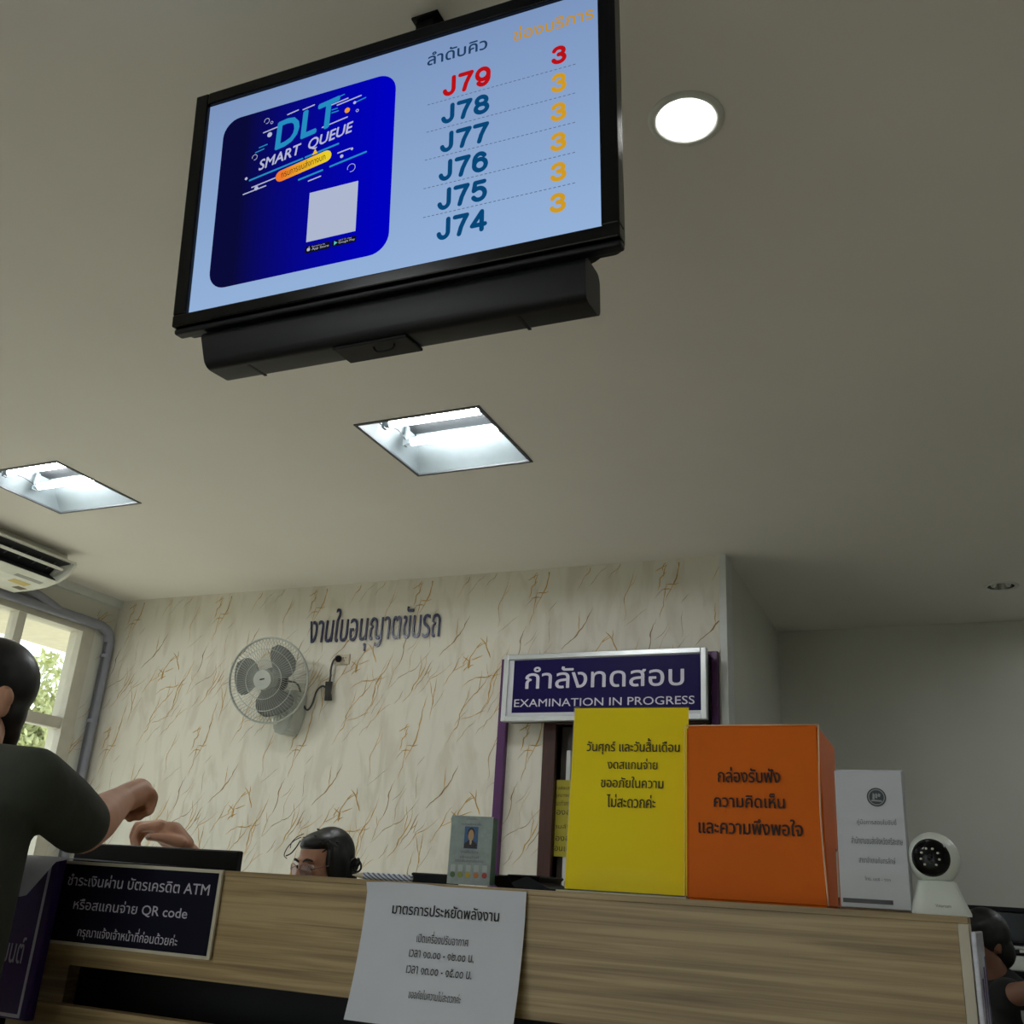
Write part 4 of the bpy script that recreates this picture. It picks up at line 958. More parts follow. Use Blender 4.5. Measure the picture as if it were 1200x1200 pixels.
for s, l_, u_ in (('กล่องรับฟัง', (841.6, 916.5), (913.6, 899.6)), ('ความคิดเห็น', (837, 945.5), (919, 930.5)), ('และความพึงพอใจ', (819, 976), (940, 961))):
    lettering('lettering', ob, s, fr.loc(*l_), fr.loc(*u_), mat('box_ink', (48, 22, 12), 0.7), y=-0.0012, bold=0.018)

# booklet holder
fr = upright(977, 1064, 1.61, R(2)); fr.o.z = ZTOP
xdir = fr.x.copy(); fr = Frame(fr.o, xdir, Matrix.Rotation(R(-5), 3, xdir) @ Vector((0, 0, 1)))
bk = thing('brochure_holder', 'stack of white manuals in a clear holder right of the orange box', 'brochure holder', fr.o, fr.rot)
A = fr.loc(982, 905); B = fr.loc(1062, 902); C = fr.loc(1065, 1068); D = fr.loc(977.5, 1063)
x0, x1, z1 = (A[0] + D[0]) / 2, (B[0] + C[0]) / 2, (A[1] + B[1]) / 2
for k in range(5):
    bm = BM(); box(bm, (x0 + 0.002 + 0.0006 * k, 0.002 + 0.003 * k, 0.004), (x1 - 0.002 + 0.0008 * k, 0.0045 + 0.003 * k, z1 + 0.0012 * k), 0.0006)
    bo = obj('booklet', bm, M_paper, bk)
bm = BM(); box(bm, (x0 - 0.002, 0, 0), (x1 + 0.002, 0.0012, z1 * 0.28)); box(bm, (x0 - 0.002, 0.0012, 0), (x1 + 0.002, 0.03, 0.003)); box(bm, (x0 - 0.002, 0.028, 0), (x1 + 0.002, 0.03, z1 * 0.9)); box(bm, (x1 + 0.0005, 0.0012, 0.003), (x1 + 0.002, 0.028, z1 * 0.42)); box(bm, (x0 - 0.002, 0.0012, 0.003), (x0 - 0.0005, 0.028, z1 * 0.42))
obj('acrylic_holder', bm, M_clear, bk)
M_gink = mat('grey_ink', (92, 92, 98), 0.7)
p = fr.loc(1027, 934); bm = BM(); cyl(bm, (p[0], 0.001, p[1]), (p[0], 0.0018, p[1]), 0.0138, n=28); em = obj('emblem', bm, mat('emblem_grey', (66, 70, 76), 0.6), bk)
bm = BM()
for k in range(28):
    a0 = 2 * math.pi * k / 28; a1 = 2 * math.pi * (k + 1) / 28
    quad(bm, [(p[0] + rr * math.cos(aa), 0.0008, p[1] + rr * math.sin(aa)) for rr, aa in ((0.0118, a0), (0.0118, a1), (0.0105, a1), (0.0105, a0))])
for k in range(3): quad(bm, [(p[0] - 0.006 + k * 0.004, 0.0008, p[1] - 0.003 + k * 0.002), (p[0] - 0.003 + k * 0.004, 0.0008, p[1] - 0.004 + k * 0.002), (p[0] - 0.002 + k * 0.004, 0.0008, p[1] + 0.004), (p[0] - 0.005 + k * 0.004, 0.0008, p[1] + 0.006)])
quad(bm, [(p[0] - 0.008, 0.0008, p[1] - 0.006), (p[0] + 0.008, 0.0008, p[1] - 0.007), (p[0] + 0.007, 0.0008, p[1] - 0.0045), (p[0] - 0.007, 0.0008, p[1] - 0.0038)])
obj('emblem_marks', bm, mat('emblem_light', (150, 154, 158), 0.6), em)
def c7(x, y): return fr.loc(790 + x / 3.333, 830 + y / 3.333)
for s, l_, u_ in (('คู่มือการสอบใบขับขี่', (715, 457), (866, 431)), ('สำนักงานขนส่งจังหวัดศรีสะเกษ', (692, 527), (891, 504)), ('สาขาอำเภอกันทรลักษ์', (722, 602), (863, 584)), ('โทร. ๐๔๕ - ๖๖๑', (745, 671), (845, 661))):
    lettering('lettering', bk, s, c7(*l_), c7(*u_), M_gink, y=0.0012)
a = c7(660, 752); b = c7(855, 748); bm = BM(); box(bm, (a[0], 0.0012, a[1] - 0.0015), (b[0], 0.0018, a[1] + 0.0045)); obj('grey_bar', bm, M_gink, bk)

# security camera
p = onY(1099, 1068, 1.615)
sc_ = thing('security_camera', 'small white round security camera at the right end of the counter', 'camera', (p.x + 0.004, 1.64, ZTOP))
bm = BM(); N = 28; rws = []
for z, sx, sy, sh in ((0.0, 0.040, 0.036, 0), (0.004, 0.040, 0.036, 0), (0.012, 0.0375, 0.033, -0.001), (0.03, 0.031, 0.027, -0.002), (0.0445, 0.0265, 0.022, -0.003), (0.046, 0.024, 0.02, -0.003)):
    rws.append([bm.verts.new((sh + sx * (abs(math.cos(a)) ** 0.45) * (1 if math.cos(a) > 0 else -1), sy * (abs(math.sin(a)) ** 0.45) * (1 if math.sin(a) > 0 else -1), z)) for a in [2 * math.pi * k / N + 0.01 for k in range(N)]])
for A_, B_ in zip(rws[:-1], rws[1:]):
    for k in range(N): bm.faces.new((A_[k], A_[(k + 1) % N], B_[(k + 1) % N], B_[k]))
bm.faces.new(rws[0][::-1]); bm.faces.new(rws[-1]); obj('pedestal', bm, M_white, sc_, 'auto')
hc = Vector((-0.004, 0.0, 0.0765)); look = Vector((0.02, -1.0, -0.03)).normalized()
lq = Matrix.Rotation(R(-10), 3, 'Z')
bm = BM(); ball(bm, hc, (0.036, 0.036, 0.037), seg=36)
for v in bm.verts:
    rel = v.co - hc
    if rel.z < -0.031: v.co.z = hc.z - 0.031
obj('head', bm, M_white, sc_, True)
hx = Vector((math.cos(R(-6)), math.sin(R(-6)), 0)); hn = Vector((hx.y, -hx.x, 0.0)); hn = Vector((-math.sin(R(6)), -math.cos(R(6)), 0.0))
hz = Vector((0, 0, 1)); fo = hc + hn * 0.0285
rotf = Matrix((hx, hn, hz)).transposed()
bm = BM(); lathe(bm, [(0.026, -0.008), (0.026, -0.001), (0.022, 0.0035), (0.013, 0.0068), (0.0, 0.008)], fo, Matrix((hx, hz.cross(hx) * -1, hz)).transposed() @ Matrix.Rotation(R(90), 3, 'X') if False else (Matrix((hx, hz, hn)).transposed()), n=36)
fc = obj('lens_face', bm, M_gloss, sc_, True)
for k in range(8):
    a = R(-52 + k * (284 / 7.0)); q = fo + hx * (0.0125 * math.cos(a)) + hz * (0.0125 * math.sin(a)) + hn * 0.0068
    bm = BM(); ball(bm, q, (0.0019, 0.0015, 0.0016), seg=12); obj('light_dot', bm, mat('dot_white', (232, 226, 210), 0.3), fc, True)
bm = BM(); lathe(bm, [(0.0042, 0.0), (0.0042, 0.0012), (0.0, 0.0014)], fo + hn * 0.0078, Matrix((hx, hz, hn)).transposed(), n=20); obj('lens', bm, mat('lens_dark', (6, 6, 14), 0.05), fc, True)
lettering('lettering', sc_, 'Vstarcam', (-0.006, 0.0105), (0.014, 0.0145), mat('logo_grey', (128, 130, 126), 0.6), y=-0.0342)
bm = BM(); p = onY(1134, 1076.5, 1.56); box(bm, (p.x - 0.03, p.y - 0.012, ZTOP), (p.x + 0.006, p.y + 0.02, ZTOP + 0.0015))
tag(obj('white_card', bm, M_white), 'thin white card poking out over the right corner of the counter', 'card')

# striped board on the end of the counter
bd = thing('end_poster', 'glossy white and violet poster board on the right end of the counter', 'poster', (0.0, 1.6, 0.0))
tw = Matrix.Rotation(R(-2.5), 4, 'Z')
bm = BM(); box(bm, (-0.006, -0.1, 0.5), (0.0, 0.1, ZC - 0.012), 0.0015, mtx=tw); obj('board', bm, mat('poster_white', (196, 194, 206), 0.2, vary=0.1, stretch=(1, 1, 10)), bd)
for k in range(3):
    bm = BM(); box(bm, (0.0, 0.07 - k * 0.06, 0.52), (0.0006, 0.095 - k * 0.06, ZC - 0.045 - k * 0.012), mtx=tw); obj('violet_stripe', bm, mat('poster_violet', (84, 66, 118), 0.25), bd)

# ------------------------------------------------------------------ behind the counter
DK = 0.74
bm = BM(); box(bm, (XS - 0.6, 1.99, DK - 0.03), (-0.3, 2.62, DK), 0.003)
dk = thing('office_desk', 'pale desk behind the counter where the woman with glasses sits', 'desk', (0, 0, 0)); obj('desk_top', bm, M_wood, dk)
for x in (XS - 0.55, -0.4):
    for y in (2.03, 2.55):
        bm = BM(); box(bm, (x, y, 0), (x + 0.04, y + 0.04, DK - 0.03)); obj('leg', bm, M_alu, dk)
def monitor(xr, y, ztop, wd, ht, label, tilt=0.0, yaw=0.0):
    o = thing('computer_monitor', label, 'monitor', (xr - wd / 2, y, DK), Matrix.Rotation(yaw, 3, 'Z'))
    h = ztop - DK
    bm = BM(); box(bm, (-wd / 2, 0, h - ht), (wd / 2, 0.022, h), 0.004); obj('back_shell', bm, M_satin, o)
    bm = BM(); box(bm, (-wd * 0.3, -0.02, h - ht * 0.75), (wd * 0.3, 0.001, h - 0.045), 0.008); obj('rear_bulge', bm, M_satin, o)
    bm = BM(); box(bm, (-wd / 2 + 0.01, 0.0222, h - ht + 0.015), (wd / 2 - 0.01, 0.0235, h - 0.01)); obj('screen', bm, M_gloss, o)
    bm = BM(); box(bm, (-0.025, -0.03, 0.01), (0.025, -0.015, h - ht * 0.4), 0.004); obj('neck', bm, M_black, o)
    bm = BM(); box(bm, (-0.11, -0.09, 0.0), (0.11, 0.09, 0.012), 0.005); obj('foot', bm, M_black, o)
    return o
pm = onY(279.5, 997, 2.06)
monitor(pm.x, 2.06, pm.z, 0.54, 0.33, 'black computer monitor seen from behind above the navy payment sign')
pm = onY(525, 1024.5, 2.2)
monitor(pm.x + 0.02, 2.2, pm.z, 0.12, 0.2, 'small black monitor edge barely showing between the pencil and the rating card')

# ------------------------------------------------------------------ people
def head_mesh(c, fwd, size=1.0, up=Vector((0, 0, 1))):
    """ellipsoids of a head in a frame: x to the person's left, y back, z up"""
    f = fwd.normalized(); x = up.cross(f).normalized(); z = f.cross(x).normalized()
    Mx = Matrix((x, -f, z)).transposed()                 # local (x, -y forward, z)
    def P(a, b, d): return c + Mx @ (Vector((a, b, d)) * size)
    s = size
    bl = [(P(0, 0.012, 0.025), (0.076 * s, 0.096 * s, 0.088 * s), Mx), (P(0, -0.022, -0.03), (0.062 * s, 0.072 * s, 0.082 * s), Mx), (P(0, -0.05, -0.085), (0.034 * s, 0.034 * s, 0.026 * s), Mx),
          (P(0, -0.096, -0.022), (0.013 * s, 0.018 * s, 0.024 * s), Mx), (P(0, -0.107, -0.032), (0.015 * s, 0.012 * s, 0.011 * s), Mx), (P(0, -0.088, 0.0), (0.009 * s, 0.012 * s, 0.022 * s), Mx),
          (P(0, -0.079, 0.022), (0.05 * s, 0.014 * s, 0.01 * s), Mx), (P(0.04, -0.064, -0.03), (0.024 * s, 0.02 * s, 0.02 * s), Mx), (P(-0.04, -0.064, -0.03), (0.024 * s, 0.02 * s, 0.02 * s), Mx),
          (P(0, -0.09, -0.06), (0.022 * s, 0.01 * s, 0.005 * s), Mx), (P(0, -0.089, -0.069), (0.019 * s, 0.01 * s, 0.006 * s), Mx)]
    for sx in (-1, 1):
        bl += [(P(sx * 0.077, 0.012, -0.012), (0.008 * s, 0.018 * s, 0.031 * s), Mx), (P(sx * 0.08, 0.018, 0.004), (0.006 * s, 0.016 * s, 0.018 * s), Mx)]
    return P, Mx, bl
def face_parts(t, P, Mx, s=1.0):
    for sx in (-1, 1):
        bm = BM(); ball(bm, P(sx * 0.032, -0.076, 0.0), (0.013 * s, 0.010 * s, 0.008 * s), Mx); e = obj('eye', bm, mat('eye_white', (210, 204, 198), 0.25), t, True)
        bm = BM(); ball(bm, P(sx * 0.032, -0.0845, 0.0), (0.0055 * s, 0.003 * s, 0.0055 * s), Mx); obj('iris', bm, mat('iris', (32, 20, 14), 0.1), e, True)
        bm = BM(); tube(bm, spline([P(sx * 0.012, -0.093, 0.02), P(sx * 0.032, -0.092, 0.027), P(sx * 0.052, -0.08, 0.021)]), [0.002 + 0.0022 * math.sin(math.pi * k / 16) for k in range(17)], 8); obj('eyebrow', bm, M_hair, t, True)
    bm = BM(); ball(bm, P(0, -0.096, -0.064), (0.021 * s, 0.008 * s, 0.0065 * s), Mx); obj('mouth', bm, mat('lips', (140, 84, 78), 0.5), t, True)
V3 = lambda *a: Vector(a)

# --- person in the green shirt, left edge
pl = thing('person', 'person in dark green t-shirt with black hair reaching over the counter at the left', 'person', (-1.685, 1.27, 0.0))
O = Vector((-1.685, 1.27, 0.0))
def L_(p): return Vector(p) - O
hd = onY(-26, 818, 1.33) - O
P, Mx, bl = head_mesh(hd, V3(-0.25, -0.97, -0.1), 0.95)
zc = ZC
sh = onY(42, 912, 1.30) - O; el = onY(97, 972, 1.50) - O; wr = onY(141, 938, 1.72) - O
neck = V3(0.005, 0.02, zc + 0.19); chest = V3(0, 0.0, zc + 0.02)
lsh = V3(-0.17, 0.0, zc + 0.13); lel = V3(-0.24, 0.02, zc - 0.15); lwr = V3(-0.22, 0.17, zc - 0.33)
h_dir = (onY(160, 932, 1.80) - O - wr)
kn = onY(163, 928, 1.80) - O
chains = [[(hd + V3(0.02, 0, -0.06), 0.05), (neck, 0.052), (V3(0, 0, zc + 0.1), 0.07)], [(chest, 0.1), (V3(0, 0.0, zc - 0.25), 0.1), (V3(0, 0, zc - 0.42), 0.12)],
          [(neck + V3(0, 0, -0.06), 0.045), (sh, 0.04), (el, 0.046), (el.lerp(wr, 0.3), 0.047), (wr, 0.031), (wr.lerp(kn, 0.5), 0.032), (kn, 0.031)],
          [(neck + V3(0, 0, -0.05), 0.06), (lsh, 0.05), (lel, 0.042), (lwr, 0.027), (lwr + V3(0.02, 0.08, -0.02), 0.03)]]
for sx in (-1, 1): chains.append([(V3(sx * 0.08, 0, zc - 0.42), 0.09), (V3(sx * 0.09, 0.02, 0.48), 0.06), (V3(sx * 0.09, 0, 0.09), 0.045), (V3(sx * 0.09, 0.12, 0.035), 0.034)])
# fist: four fingers curled down from the knuckles, thumb along the side
fw = (kn - wr).normalized(); sd = fw.cross(V3(0, 0, 1)).normalized(); dn = V3(0, 0, -1)
for i, off in enumerate((-0.03, -0.01, 0.01, 0.029)):
    b0 = kn + sd * off; ln = (0.034, 0.038, 0.036, 0.029)[i]
    chains.append([(b0, 0.012), (b0 + fw * ln * 0.8 + dn * ln * 0.55, 0.0105), (b0 + fw * ln * 0.55 + dn * ln * 1.5, 0.0095), (b0 + fw * 0.0 + dn * ln * 1.6, 0.0085)])
chains.append([(wr.lerp(kn, 0.35) - sd * 0.03, 0.014), (wr.lerp(kn, 0.75) - sd * 0.045 + dn * 0.022, 0.012), (kn - sd * 0.03 + fw * 0.014 + dn * 0.036, 0.01)])
organic('body', chains, bl, M_skin, pl, 0.006, 3)
face_parts(pl, P, Mx)
hair = [(P(0, 0.02, 0.036), (0.079, 0.094, 0.089), Mx), (P(0, 0.04, -0.02), (0.068, 0.056, 0.075), Mx), (P(0, 0.06, -0.07), (0.045, 0.03, 0.04), Mx), (P(0, -0.02, 0.08), (0.062, 0.066, 0.038), Mx)]
organic('hair', [[(P(0, 0.06, -0.08), 0.03), (P(0.0, 0.062, -0.115), 0.016)]], hair, M_hair, pl, 0.007, 3)
bm = BM(); ball(bm, P(0.085, 0.014, -0.014), (0.007, 0.014, 0.027), Mx); ball(bm, P(0.088, 0.02, -0.004), (0.006, 0.011, 0.017), Mx); obj('ear', bm, M_skin, pl, True)
M_green = mat('green_cotton', (54, 58, 48), 0.9, vary=0.12, scale=14, bump=0.4)
se = sh.lerp(el, 0.9) + V3(0, 0, 0.004)
lse = lsh.lerp(lel, 0.75)
organic('t_shirt', [[(neck + V3(0, 0, -0.045), 0.07), (V3(0.0, 0, zc + 0.1), 0.1), (V3(0, 0, zc - 0.05), 0.125), (V3(0, 0, zc - 0.25), 0.125), (V3(0, 0, zc - 0.46), 0.14)],
                    [(V3(0.07, 0, zc + 0.04), 0.11), (V3(0.06, 0, zc - 0.4), 0.12)], [(V3(-0.07, 0, zc + 0.04), 0.11), (V3(-0.06, 0, zc - 0.4), 0.12)],
                    [(neck + V3(0.03, -0.01, -0.055), 0.066), (sh + V3(-0.01, 0, -0.005), 0.06), (sh.lerp(el, 0.5), 0.06), (se, 0.058)],
                    [(neck + V3(-0.03, -0.01, -0.055), 0.066), (lsh, 0.07), (lse, 0.064)]], [], M_green, pl, 0.01, 3)
organic('trousers', [[(V3(0, 0, zc - 0.42), 0.125), (V3(sx * 0.08, 0, zc - 0.5), 0.1), (V3(sx * 0.09, 0.015, 0.48), 0.075), (V3(sx * 0.09, 0.0, 0.1), 0.06)] for sx in (-1, 1)], [], mat('dark_denim', (36, 40, 52), 0.9), pl, 0.012, 3)
for sx in (-1, 1):
    bm = BM(); ball(bm, (sx * 0.09, 0.06, 0.042), (0.045, 0.12, 0.042)); obj('shoe', bm, M_black, pl, True)

# --- woman with glasses behind the counter
wo_h = onY(378, 1012, 2.78)
O2 = Vector((wo_h.x, wo_h.y + 0.05, 0.0))
pw = thing('person', 'woman with round glasses and curly black hair peeking over the counter', 'person', O2)
hd = wo_h - O2
P, Mx, bl = head_mesh(hd, V3(-0.32, -1.0, -0.22), 0.9)
wr = onY(224, 1003, 2.25) - O2; kn = onY(187, 972, 2.2) - O2
rsh = V3(-0.17, 0.03, 0.98); rel = V3(-0.12, -0.22, 0.9)
rel = rsh.lerp(wr, 0.5) + V3(0.03, 0.0, -0.09)
chains = [[(hd + V3(0, 0.03, -0.07), 0.05), (V3(0, 0.05, hd.z - 0.16), 0.05), (V3(0, 0.06, 0.95), 0.08)], [(V3(0, 0.06, 0.92), 0.1), (V3(0, 0.1, 0.6), 0.12), (V3(0, 0.1, 0.52), 0.13)],
          [(V3(0, 0.05, 0.98), 0.06), (rsh, 0.052), (rel, 0.042), (wr, 0.028), (wr.lerp(kn, 0.5), 0.03), (kn, 0.027)],
          [(V3(0, 0.05, 0.98), 0.06), (V3(0.17, 0.03, 0.98), 0.052), (V3(0.22, -0.1, 0.79), 0.042), (V3(0.12, -0.24, 0.775), 0.027), (V3(0.08, -0.3, 0.77), 0.028)]]
for sx in (-1, 1): chains.append([(V3(sx * 0.08, 0.08, 0.52), 0.09), (V3(sx * 0.1, -0.3, 0.5), 0.065), (V3(sx * 0.1, -0.3, 0.09), 0.045), (V3(sx * 0.1, -0.4, 0.035), 0.033)])
fw = (kn - wr).normalized(); sd = fw.cross(V3(0, 0, 1)).normalized()      # sd points away from the viewer side
tip = lambda x, y, Y: onY(x, y, Y) - O2
for i, (m1, p1, d1, t1_) in enumerate((((190, 967), (164, 970), (158, 982), (163, 996)), ((188, 966), (161, 967), (155, 979), (158, 992)), ((188, 967), (163, 971), (156, 985), (160, 998)), ((190, 971), (168, 976), (160, 988), (165, 1001)))):
    Y = 2.165 + 0.021 * i
    chains.append([(tip(*m1, Y), 0.0125), (tip(*p1, Y), 0.011), (tip(*d1, Y), 0.0098), (tip(*t1_, Y), 0.0085)])
chains.append([(tip(212, 988, 2.18), 0.017), (tip(194, 983, 2.155), 0.014), (tip(183, 981, 2.145), 0.0115), (tip(174, 981, 2.14), 0.0095)])
chains.append([(tip(216, 990, 2.21), 0.026), (tip(202, 976, 2.19), 0.03), (tip(190, 972, 2.18), 0.022)])
organic('body', chains, bl, M_skin, pw, 0.0055, 2)
bm = BM(); ball(bm, tip(173.3, 980.5, 2.132), (0.006, 0.003, 0.006)); obj('fingernail', bm, mat('nail', (196, 160, 146), 0.3), pw, True)
face_parts(pw, P, Mx)
hair = [(P(0, 0.035, 0.03), (0.078, 0.082, 0.082), Mx), (P(0, 0.005, 0.07), (0.068, 0.076, 0.038), Mx), (P(0, 0.06, -0.04), (0.076, 0.06, 0.08), Mx), (P(0.072, 0.01, 0.0), (0.02, 0.045, 0.07), Mx), (P(-0.072, 0.015, 0.01), (0.018, 0.045, 0.06), Mx)]
ho = organic('hair', [], hair, M_hair, pw, 0.006, 3)
rnd = random.Random(4); bm = BM()
for k in range(44):
    a = rnd.uniform(-1.3, 1.4); r0 = P(math.sin(a) * 0.07, rnd.uniform(-0.05, 0.04), 0.09 + rnd.uniform(-0.01, 0.02) - 0.03 * abs(a))
    tube(bm, spline([r0, r0 + V3(rnd.gauss(0, 0.012), rnd.gauss(0, 0.01), 0.012), r0 + V3(rnd.gauss(0.01, 0.02), rnd.gauss(0, 0.015), rnd.uniform(-0.01, 0.012))], 5), 0.0019, 5)
obj('curls', bm, M_hair, ho, True)
for pts, r_ in (([(353, 981), (345, 985), (337, 993), (333, 1002), (336, 1006)], 0.0015), ([(352, 985), (347, 993), (341, 1000), (335, 1003)], 0.002), ([(356, 977), (348, 981), (342, 987), (340, 994)], 0.0012)):
    bm = BM(); tube(bm, spline([tip(x, y, 2.7 - 0.006 * k) for k, (x, y) in enumerate(pts)], 6), r_, 6); obj('loose_strand', bm, M_hair, ho, True)
rnd = random.Random(11)
for k in range(5):
    bm = BM()
    c = tip(416.5 + rnd.gauss(0, 1.2), 1013 + rnd.gauss(0, 2), 2.79); r_ = rnd.uniform(0.009, 0.016); q = Matrix.Rotation(rnd.uniform(0, 3), 3, 'Z')
    tube(bm, [c + q @ V3(r_ * math.cos(2 * math.pi * j / 14), 0.004 * j / 14, r_ * 1.2 * math.sin(2 * math.pi * j / 14)) for j in range(14)], 0.003, 6, closed=True)
    obj('bun_curl', bm, M_hair, ho, True)
gl = bpy.data.objects.new('glasses', None); COL.objects.link(gl); gl.parent = pw; gl['label'] = 'round thin-rimmed glasses'
bm = BM(); bl2 = BM()
for sx in (-1, 1):
    ring = [P(sx * 0.034 + 0.0255 * math.cos(2 * math.pi * k / 32), -0.104 + abs(sx * 0.034 + 0.0255 * math.cos(2 * math.pi * k / 32)) ** 2 * 3.5, -0.008 + 0.0235 * math.sin(2 * math.pi * k / 32)) for k in range(32)]
    tube(bm, ring, 0.0013, 6, closed=True)
    bl2.faces.new([bl2.verts.new(p) for p in ring])
    tube(bm, [P(sx * 0.059, -0.093, -0.004), P(sx * 0.078, -0.05, 0.0), P(sx * 0.082, 0.01, 0.0)], 0.0014, 6)
tube(bm, spline([P(-0.009, -0.104, -0.004), P(0, -0.109, 0.0), P(0.009, -0.104, -0.004)], 5), 0.0013, 6)
obj('glasses_frame', bm, mat('glasses_metal', (150, 120, 110), 0.3, metal=0.6), gl, True)
obj('lenses', bl2, glassy('spectacle_lens', (214, 190, 200), 0.6), gl)
organic('blouse', [[(V3(0, 0.06, 0.97), 0.085), (V3(0, 0.08, 0.75), 0.13), (V3(0, 0.1, 0.5), 0.15)], [(V3(0, 0.055, 0.975), 0.07), (rsh, 0.062), (rsh.lerp(rel, 0.8), 0.056)], [(V3(0, 0.055, 0.975), 0.07), (V3(0.17, 0.03, 0.98), 0.062), (V3(0.21, -0.07, 0.83), 0.056)]], [], mat('beige_blouse', (170, 160, 140), 0.9), pw, 0.012, 3)
organic('trousers', [[(V3(0, 0.1, 0.5), 0.14), (V3(sx * 0.09, 0.06, 0.51), 0.1), (V3(sx * 0.1, -0.3, 0.5), 0.08), (V3(sx * 0.1, -0.3, 0.1), 0.06)] for sx in (-1, 1)], [], MATS['dark_denim'], pw, 0.013, 3)
def chair(loc, rot, label):
    o = thing('office_chair', label, 'chair', loc, Matrix.Rotation(rot, 3, 'Z'), None)
    bm = BM(); box(bm, (-0.22, -0.22, 0.27), (0.22, 0.22, 0.325), 0.02); obj('seat', bm, M_black, o)
    bm = BM(); box(bm, (-0.2, 0.26, 0.5), (0.2, 0.3, 0.8), 0.015); obj('backrest', bm, M_black, o)
    bm = BM(); cyl(bm, (0, 0, 0.06), (0, 0, 0.27), 0.025); box(bm, (-0.02, 0.2, 0.28), (0.02, 0.29, 0.31)); box(bm, (-0.02, 0.27, 0.3), (0.02, 0.285, 0.52)); obj('post', bm, M_black, o)
    for k in range(5):
        a = 2 * math.pi * k / 5; bm = BM(); box(bm, (0, -0.018, 0.03), (0.26, 0.018, 0.06), mtx=Matrix.Rotation(a, 4, 'Z')); cyl(bm, (0.24 * math.cos(a), 0.24 * math.sin(a) - 0.01, 0.025), (0.24 * math.cos(a), 0.24 * math.sin(a) + 0.01, 0.025), 0.025); obj('leg', bm, M_black, o)
    return o
chair((O2.x, O2.y + 0.12, 0.0), 0.0, 'black office chair under the woman with glasses')

# --- person in black beyond the right end of the counter
O3 = Vector((0.12, 3.15, 0.0))
hp3 = onY(1151, 1106, 4.4)
O3 = Vector((hp3.x + 0.03, hp3.y + 0.02, 0.0))
pr_ = thing('person', 'seated person in black shirt half hidden beyond the right end of the counter', 'person', O3)
hd = hp3 - O3
P, Mx, bl = head_mesh(hd, V3(-0.75, -0.6, -0.3), 0.9)
rsh = V3(0.06, -0.16, hd.z - 0.24); lsh = V3(-0.02, 0.17, hd.z - 0.24)
chains = [[(hd + V3(0.02, 0, -0.07), 0.048), (V3(0.03, 0, hd.z - 0.17), 0.05), (V3(0.03, 0, hd.z - 0.26), 0.08)], [(V3(0.04, 0, hd.z - 0.3), 0.1), (V3(0.1, 0, 0.55), 0.12)],
          [(V3(0.03, 0, hd.z - 0.24), 0.06), (rsh, 0.05), (onY(1181, 1168, 4.1) - O3, 0.042), (onY(1212, 1160, 4.0) - O3, 0.03), (onY(1225, 1158, 3.97) - O3, 0.03)],
          [(V3(0.03, 0, hd.z - 0.24), 0.06), (lsh, 0.05), (V3(-0.1, 0.2, 0.72), 0.04), (V3(-0.25, 0.1, 0.8), 0.028)]]
for sx in (-1, 1): chains.append([(V3(0.1, sx * 0.08, 0.52), 0.09), (V3(-0.3, sx * 0.1, 0.5), 0.06), (V3(-0.3, sx * 0.1, 0.08), 0.045), (V3(-0.4, sx * 0.1, 0.035), 0.033)])
organic('body', chains, bl, mat('shaded_skin', (120, 82, 62), 0.6, vary=0.08), pr_, 0.008, 3)  # skin colour darkened to paint in the shade of this corner
face_parts(pr_, P, Mx, 0.95)
organic('hair', [], [(P(0, 0.03, 0.035), (0.083, 0.093, 0.092), Mx), (P(0, 0.0, 0.078), (0.072, 0.085, 0.045), Mx), (P(0, 0.06, -0.04), (0.074, 0.055, 0.07), Mx), (P(0, -0.03, 0.1), (0.05, 0.06, 0.035), Mx)], M_hair, pr_, 0.008, 3)
organic('shirt', [[(V3(0.03, 0, hd.z - 0.135), 0.062), (V3(0.035, 0, hd.z - 0.2), 0.11), (V3(0.05, 0, hd.z - 0.35), 0.14), (V3(0.1, 0, 0.5), 0.15)], [(V3(0.03, 0, hd.z - 0.2), 0.085), (rsh + V3(0, 0, 0.02), 0.085), (rsh.lerp(onY(1181, 1168, 4.1) - O3, 0.95), 0.066)], [(V3(0.03, 0, hd.z - 0.23), 0.07), (lsh, 0.068), (lsh.lerp(V3(-0.1, 0.2, 0.72), 0.75), 0.06)]], [], mat('black_cotton', (14, 13, 16), 0.9), pr_, 0.012, 3)
organic('trousers', [[(V3(0.1, 0, 0.5), 0.14), (V3(0.06, sx * 0.09, 0.51), 0.1), (V3(-0.3, sx * 0.1, 0.5), 0.08), (V3(-0.3, sx * 0.1, 0.1), 0.06)] for sx in (-1, 1)], [], MATS['dark_denim'], pr_, 0.013, 3)
chair((O3.x + 0.12, O3.y, 0.0), R(-90), 'black office chair under the person in the black shirt')
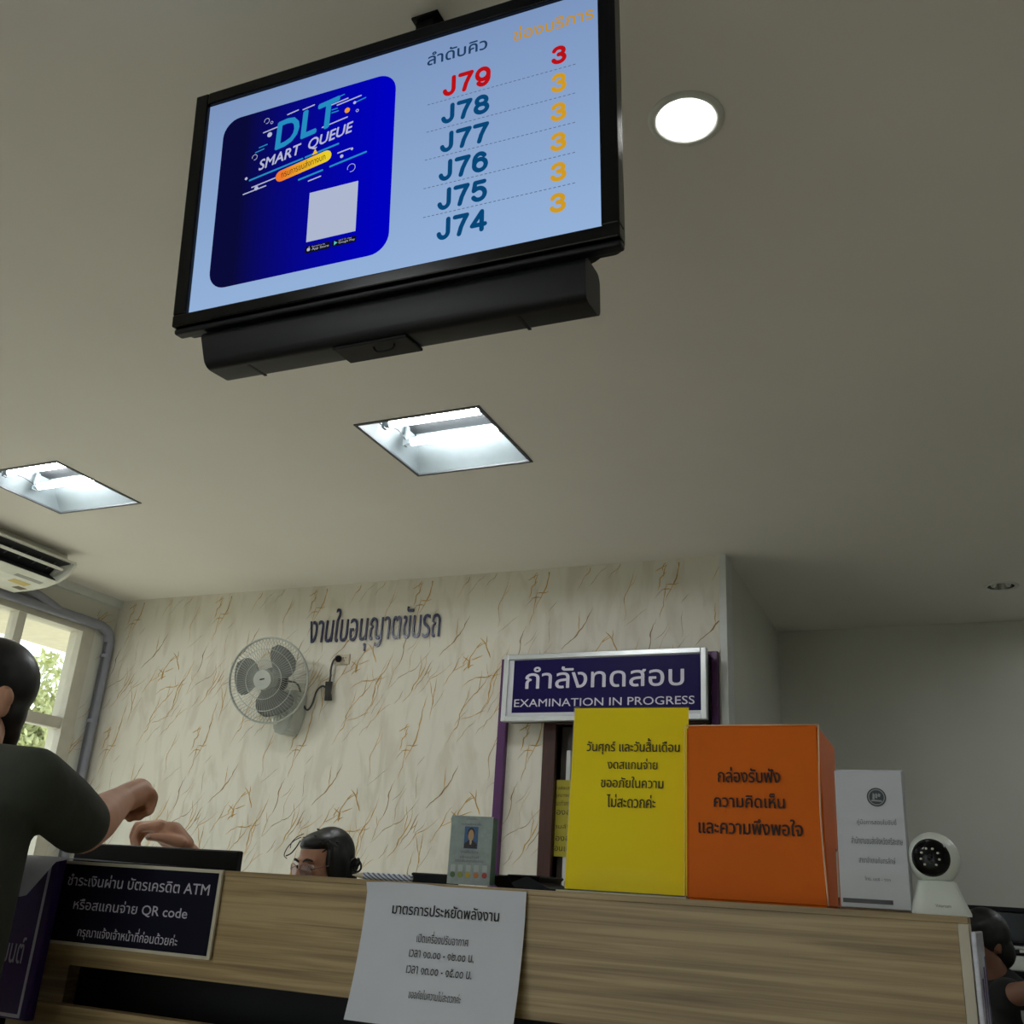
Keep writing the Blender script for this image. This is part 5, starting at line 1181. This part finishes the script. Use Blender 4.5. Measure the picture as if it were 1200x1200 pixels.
# dark low partition, printer and shelf beyond them
pa = thing('low_partition', 'dark grey glossy low partition in front of the grey rear wall at the right', 'partition', (0, 0, 0))
z_ = onY(1170, 1068, 5.2).z
bm = BM(); box(bm, (-0.9, 5.2, 0.0), (2.4, 5.24, z_), 0.003); obj('panel', bm, mat('partition_grey', (44, 48, 54), 0.12, vary=0.2, scale=3), pa)
bm = BM(); box(bm, (-0.9, 5.19, z_), (2.4, 5.25, z_ + 0.02), 0.003); obj('top_rail', bm, M_satin, pa)
tb2 = thing('side_table', 'grey-topped table at the bottom right corner beyond the end of the counter', 'table', (0, 0, 0))
zt2 = onY(1195, 1190, 3.75).z
bm = BM(); box(bm, (0.1, 3.4, zt2 - 0.03), (1.5, 3.98, zt2), 0.003); obj('table_top', bm, mat('grey_laminate', (120, 124, 120), 0.5), tb2)
for x in (0.13, 1.4):
    for y in (3.45, 3.9):
        bm = BM(); box(bm, (x, y, 0), (x + 0.04, y + 0.04, zt2 - 0.03)); obj('leg', bm, M_black, tb2)
pf = upright(1168, 1136, 4.75)
cb = thing('low_cabinet', 'dark low cabinet carrying the black printer at the right edge', 'cabinet', (0, 0, 0))
zc2 = pf.o.z
bm = BM(); box(bm, (pf.o.x - 0.05, 4.72, 0), (pf.o.x + 1.2, 5.18, zc2), 0.004); obj('carcass', bm, M_satin, cb)
bm = BM(); box(bm, (pf.o.x - 0.03, 4.705, 0.08), (pf.o.x + 0.57, 4.7195, zc2 - 0.03), 0.003); obj('door', bm, M_black, cb)
pn = thing('printer', 'black printer with white front tray at the right edge beyond the counter', 'printer', (pf.o.x, 4.75, zc2))
h1 = onY(1180, 1104, 4.75).z - zc2; h2 = onY(1180, 1119, 4.75).z - zc2
bm = BM(); box(bm, (0.0, 0.0, 0.0005), (0.55, 0.36, h2), 0.004); obj('white_tray', bm, M_white, pn)
bm = BM(); box(bm, (-0.01, -0.005, h2 + 0.001), (0.56, 0.36, h1), 0.006); obj('cover', bm, M_gloss, pn)
bm = BM(); box(bm, (0.09, -0.007, h2 + 0.012), (0.17, -0.004, h2 + 0.03)); obj('name_plate', bm, M_white, pn)
bm = BM(); box(bm, (0.06, -0.012, h1 - 0.025), (0.4, -0.004, h1 - 0.012), 0.003); obj('chrome_strip', bm, M_alu, pn)
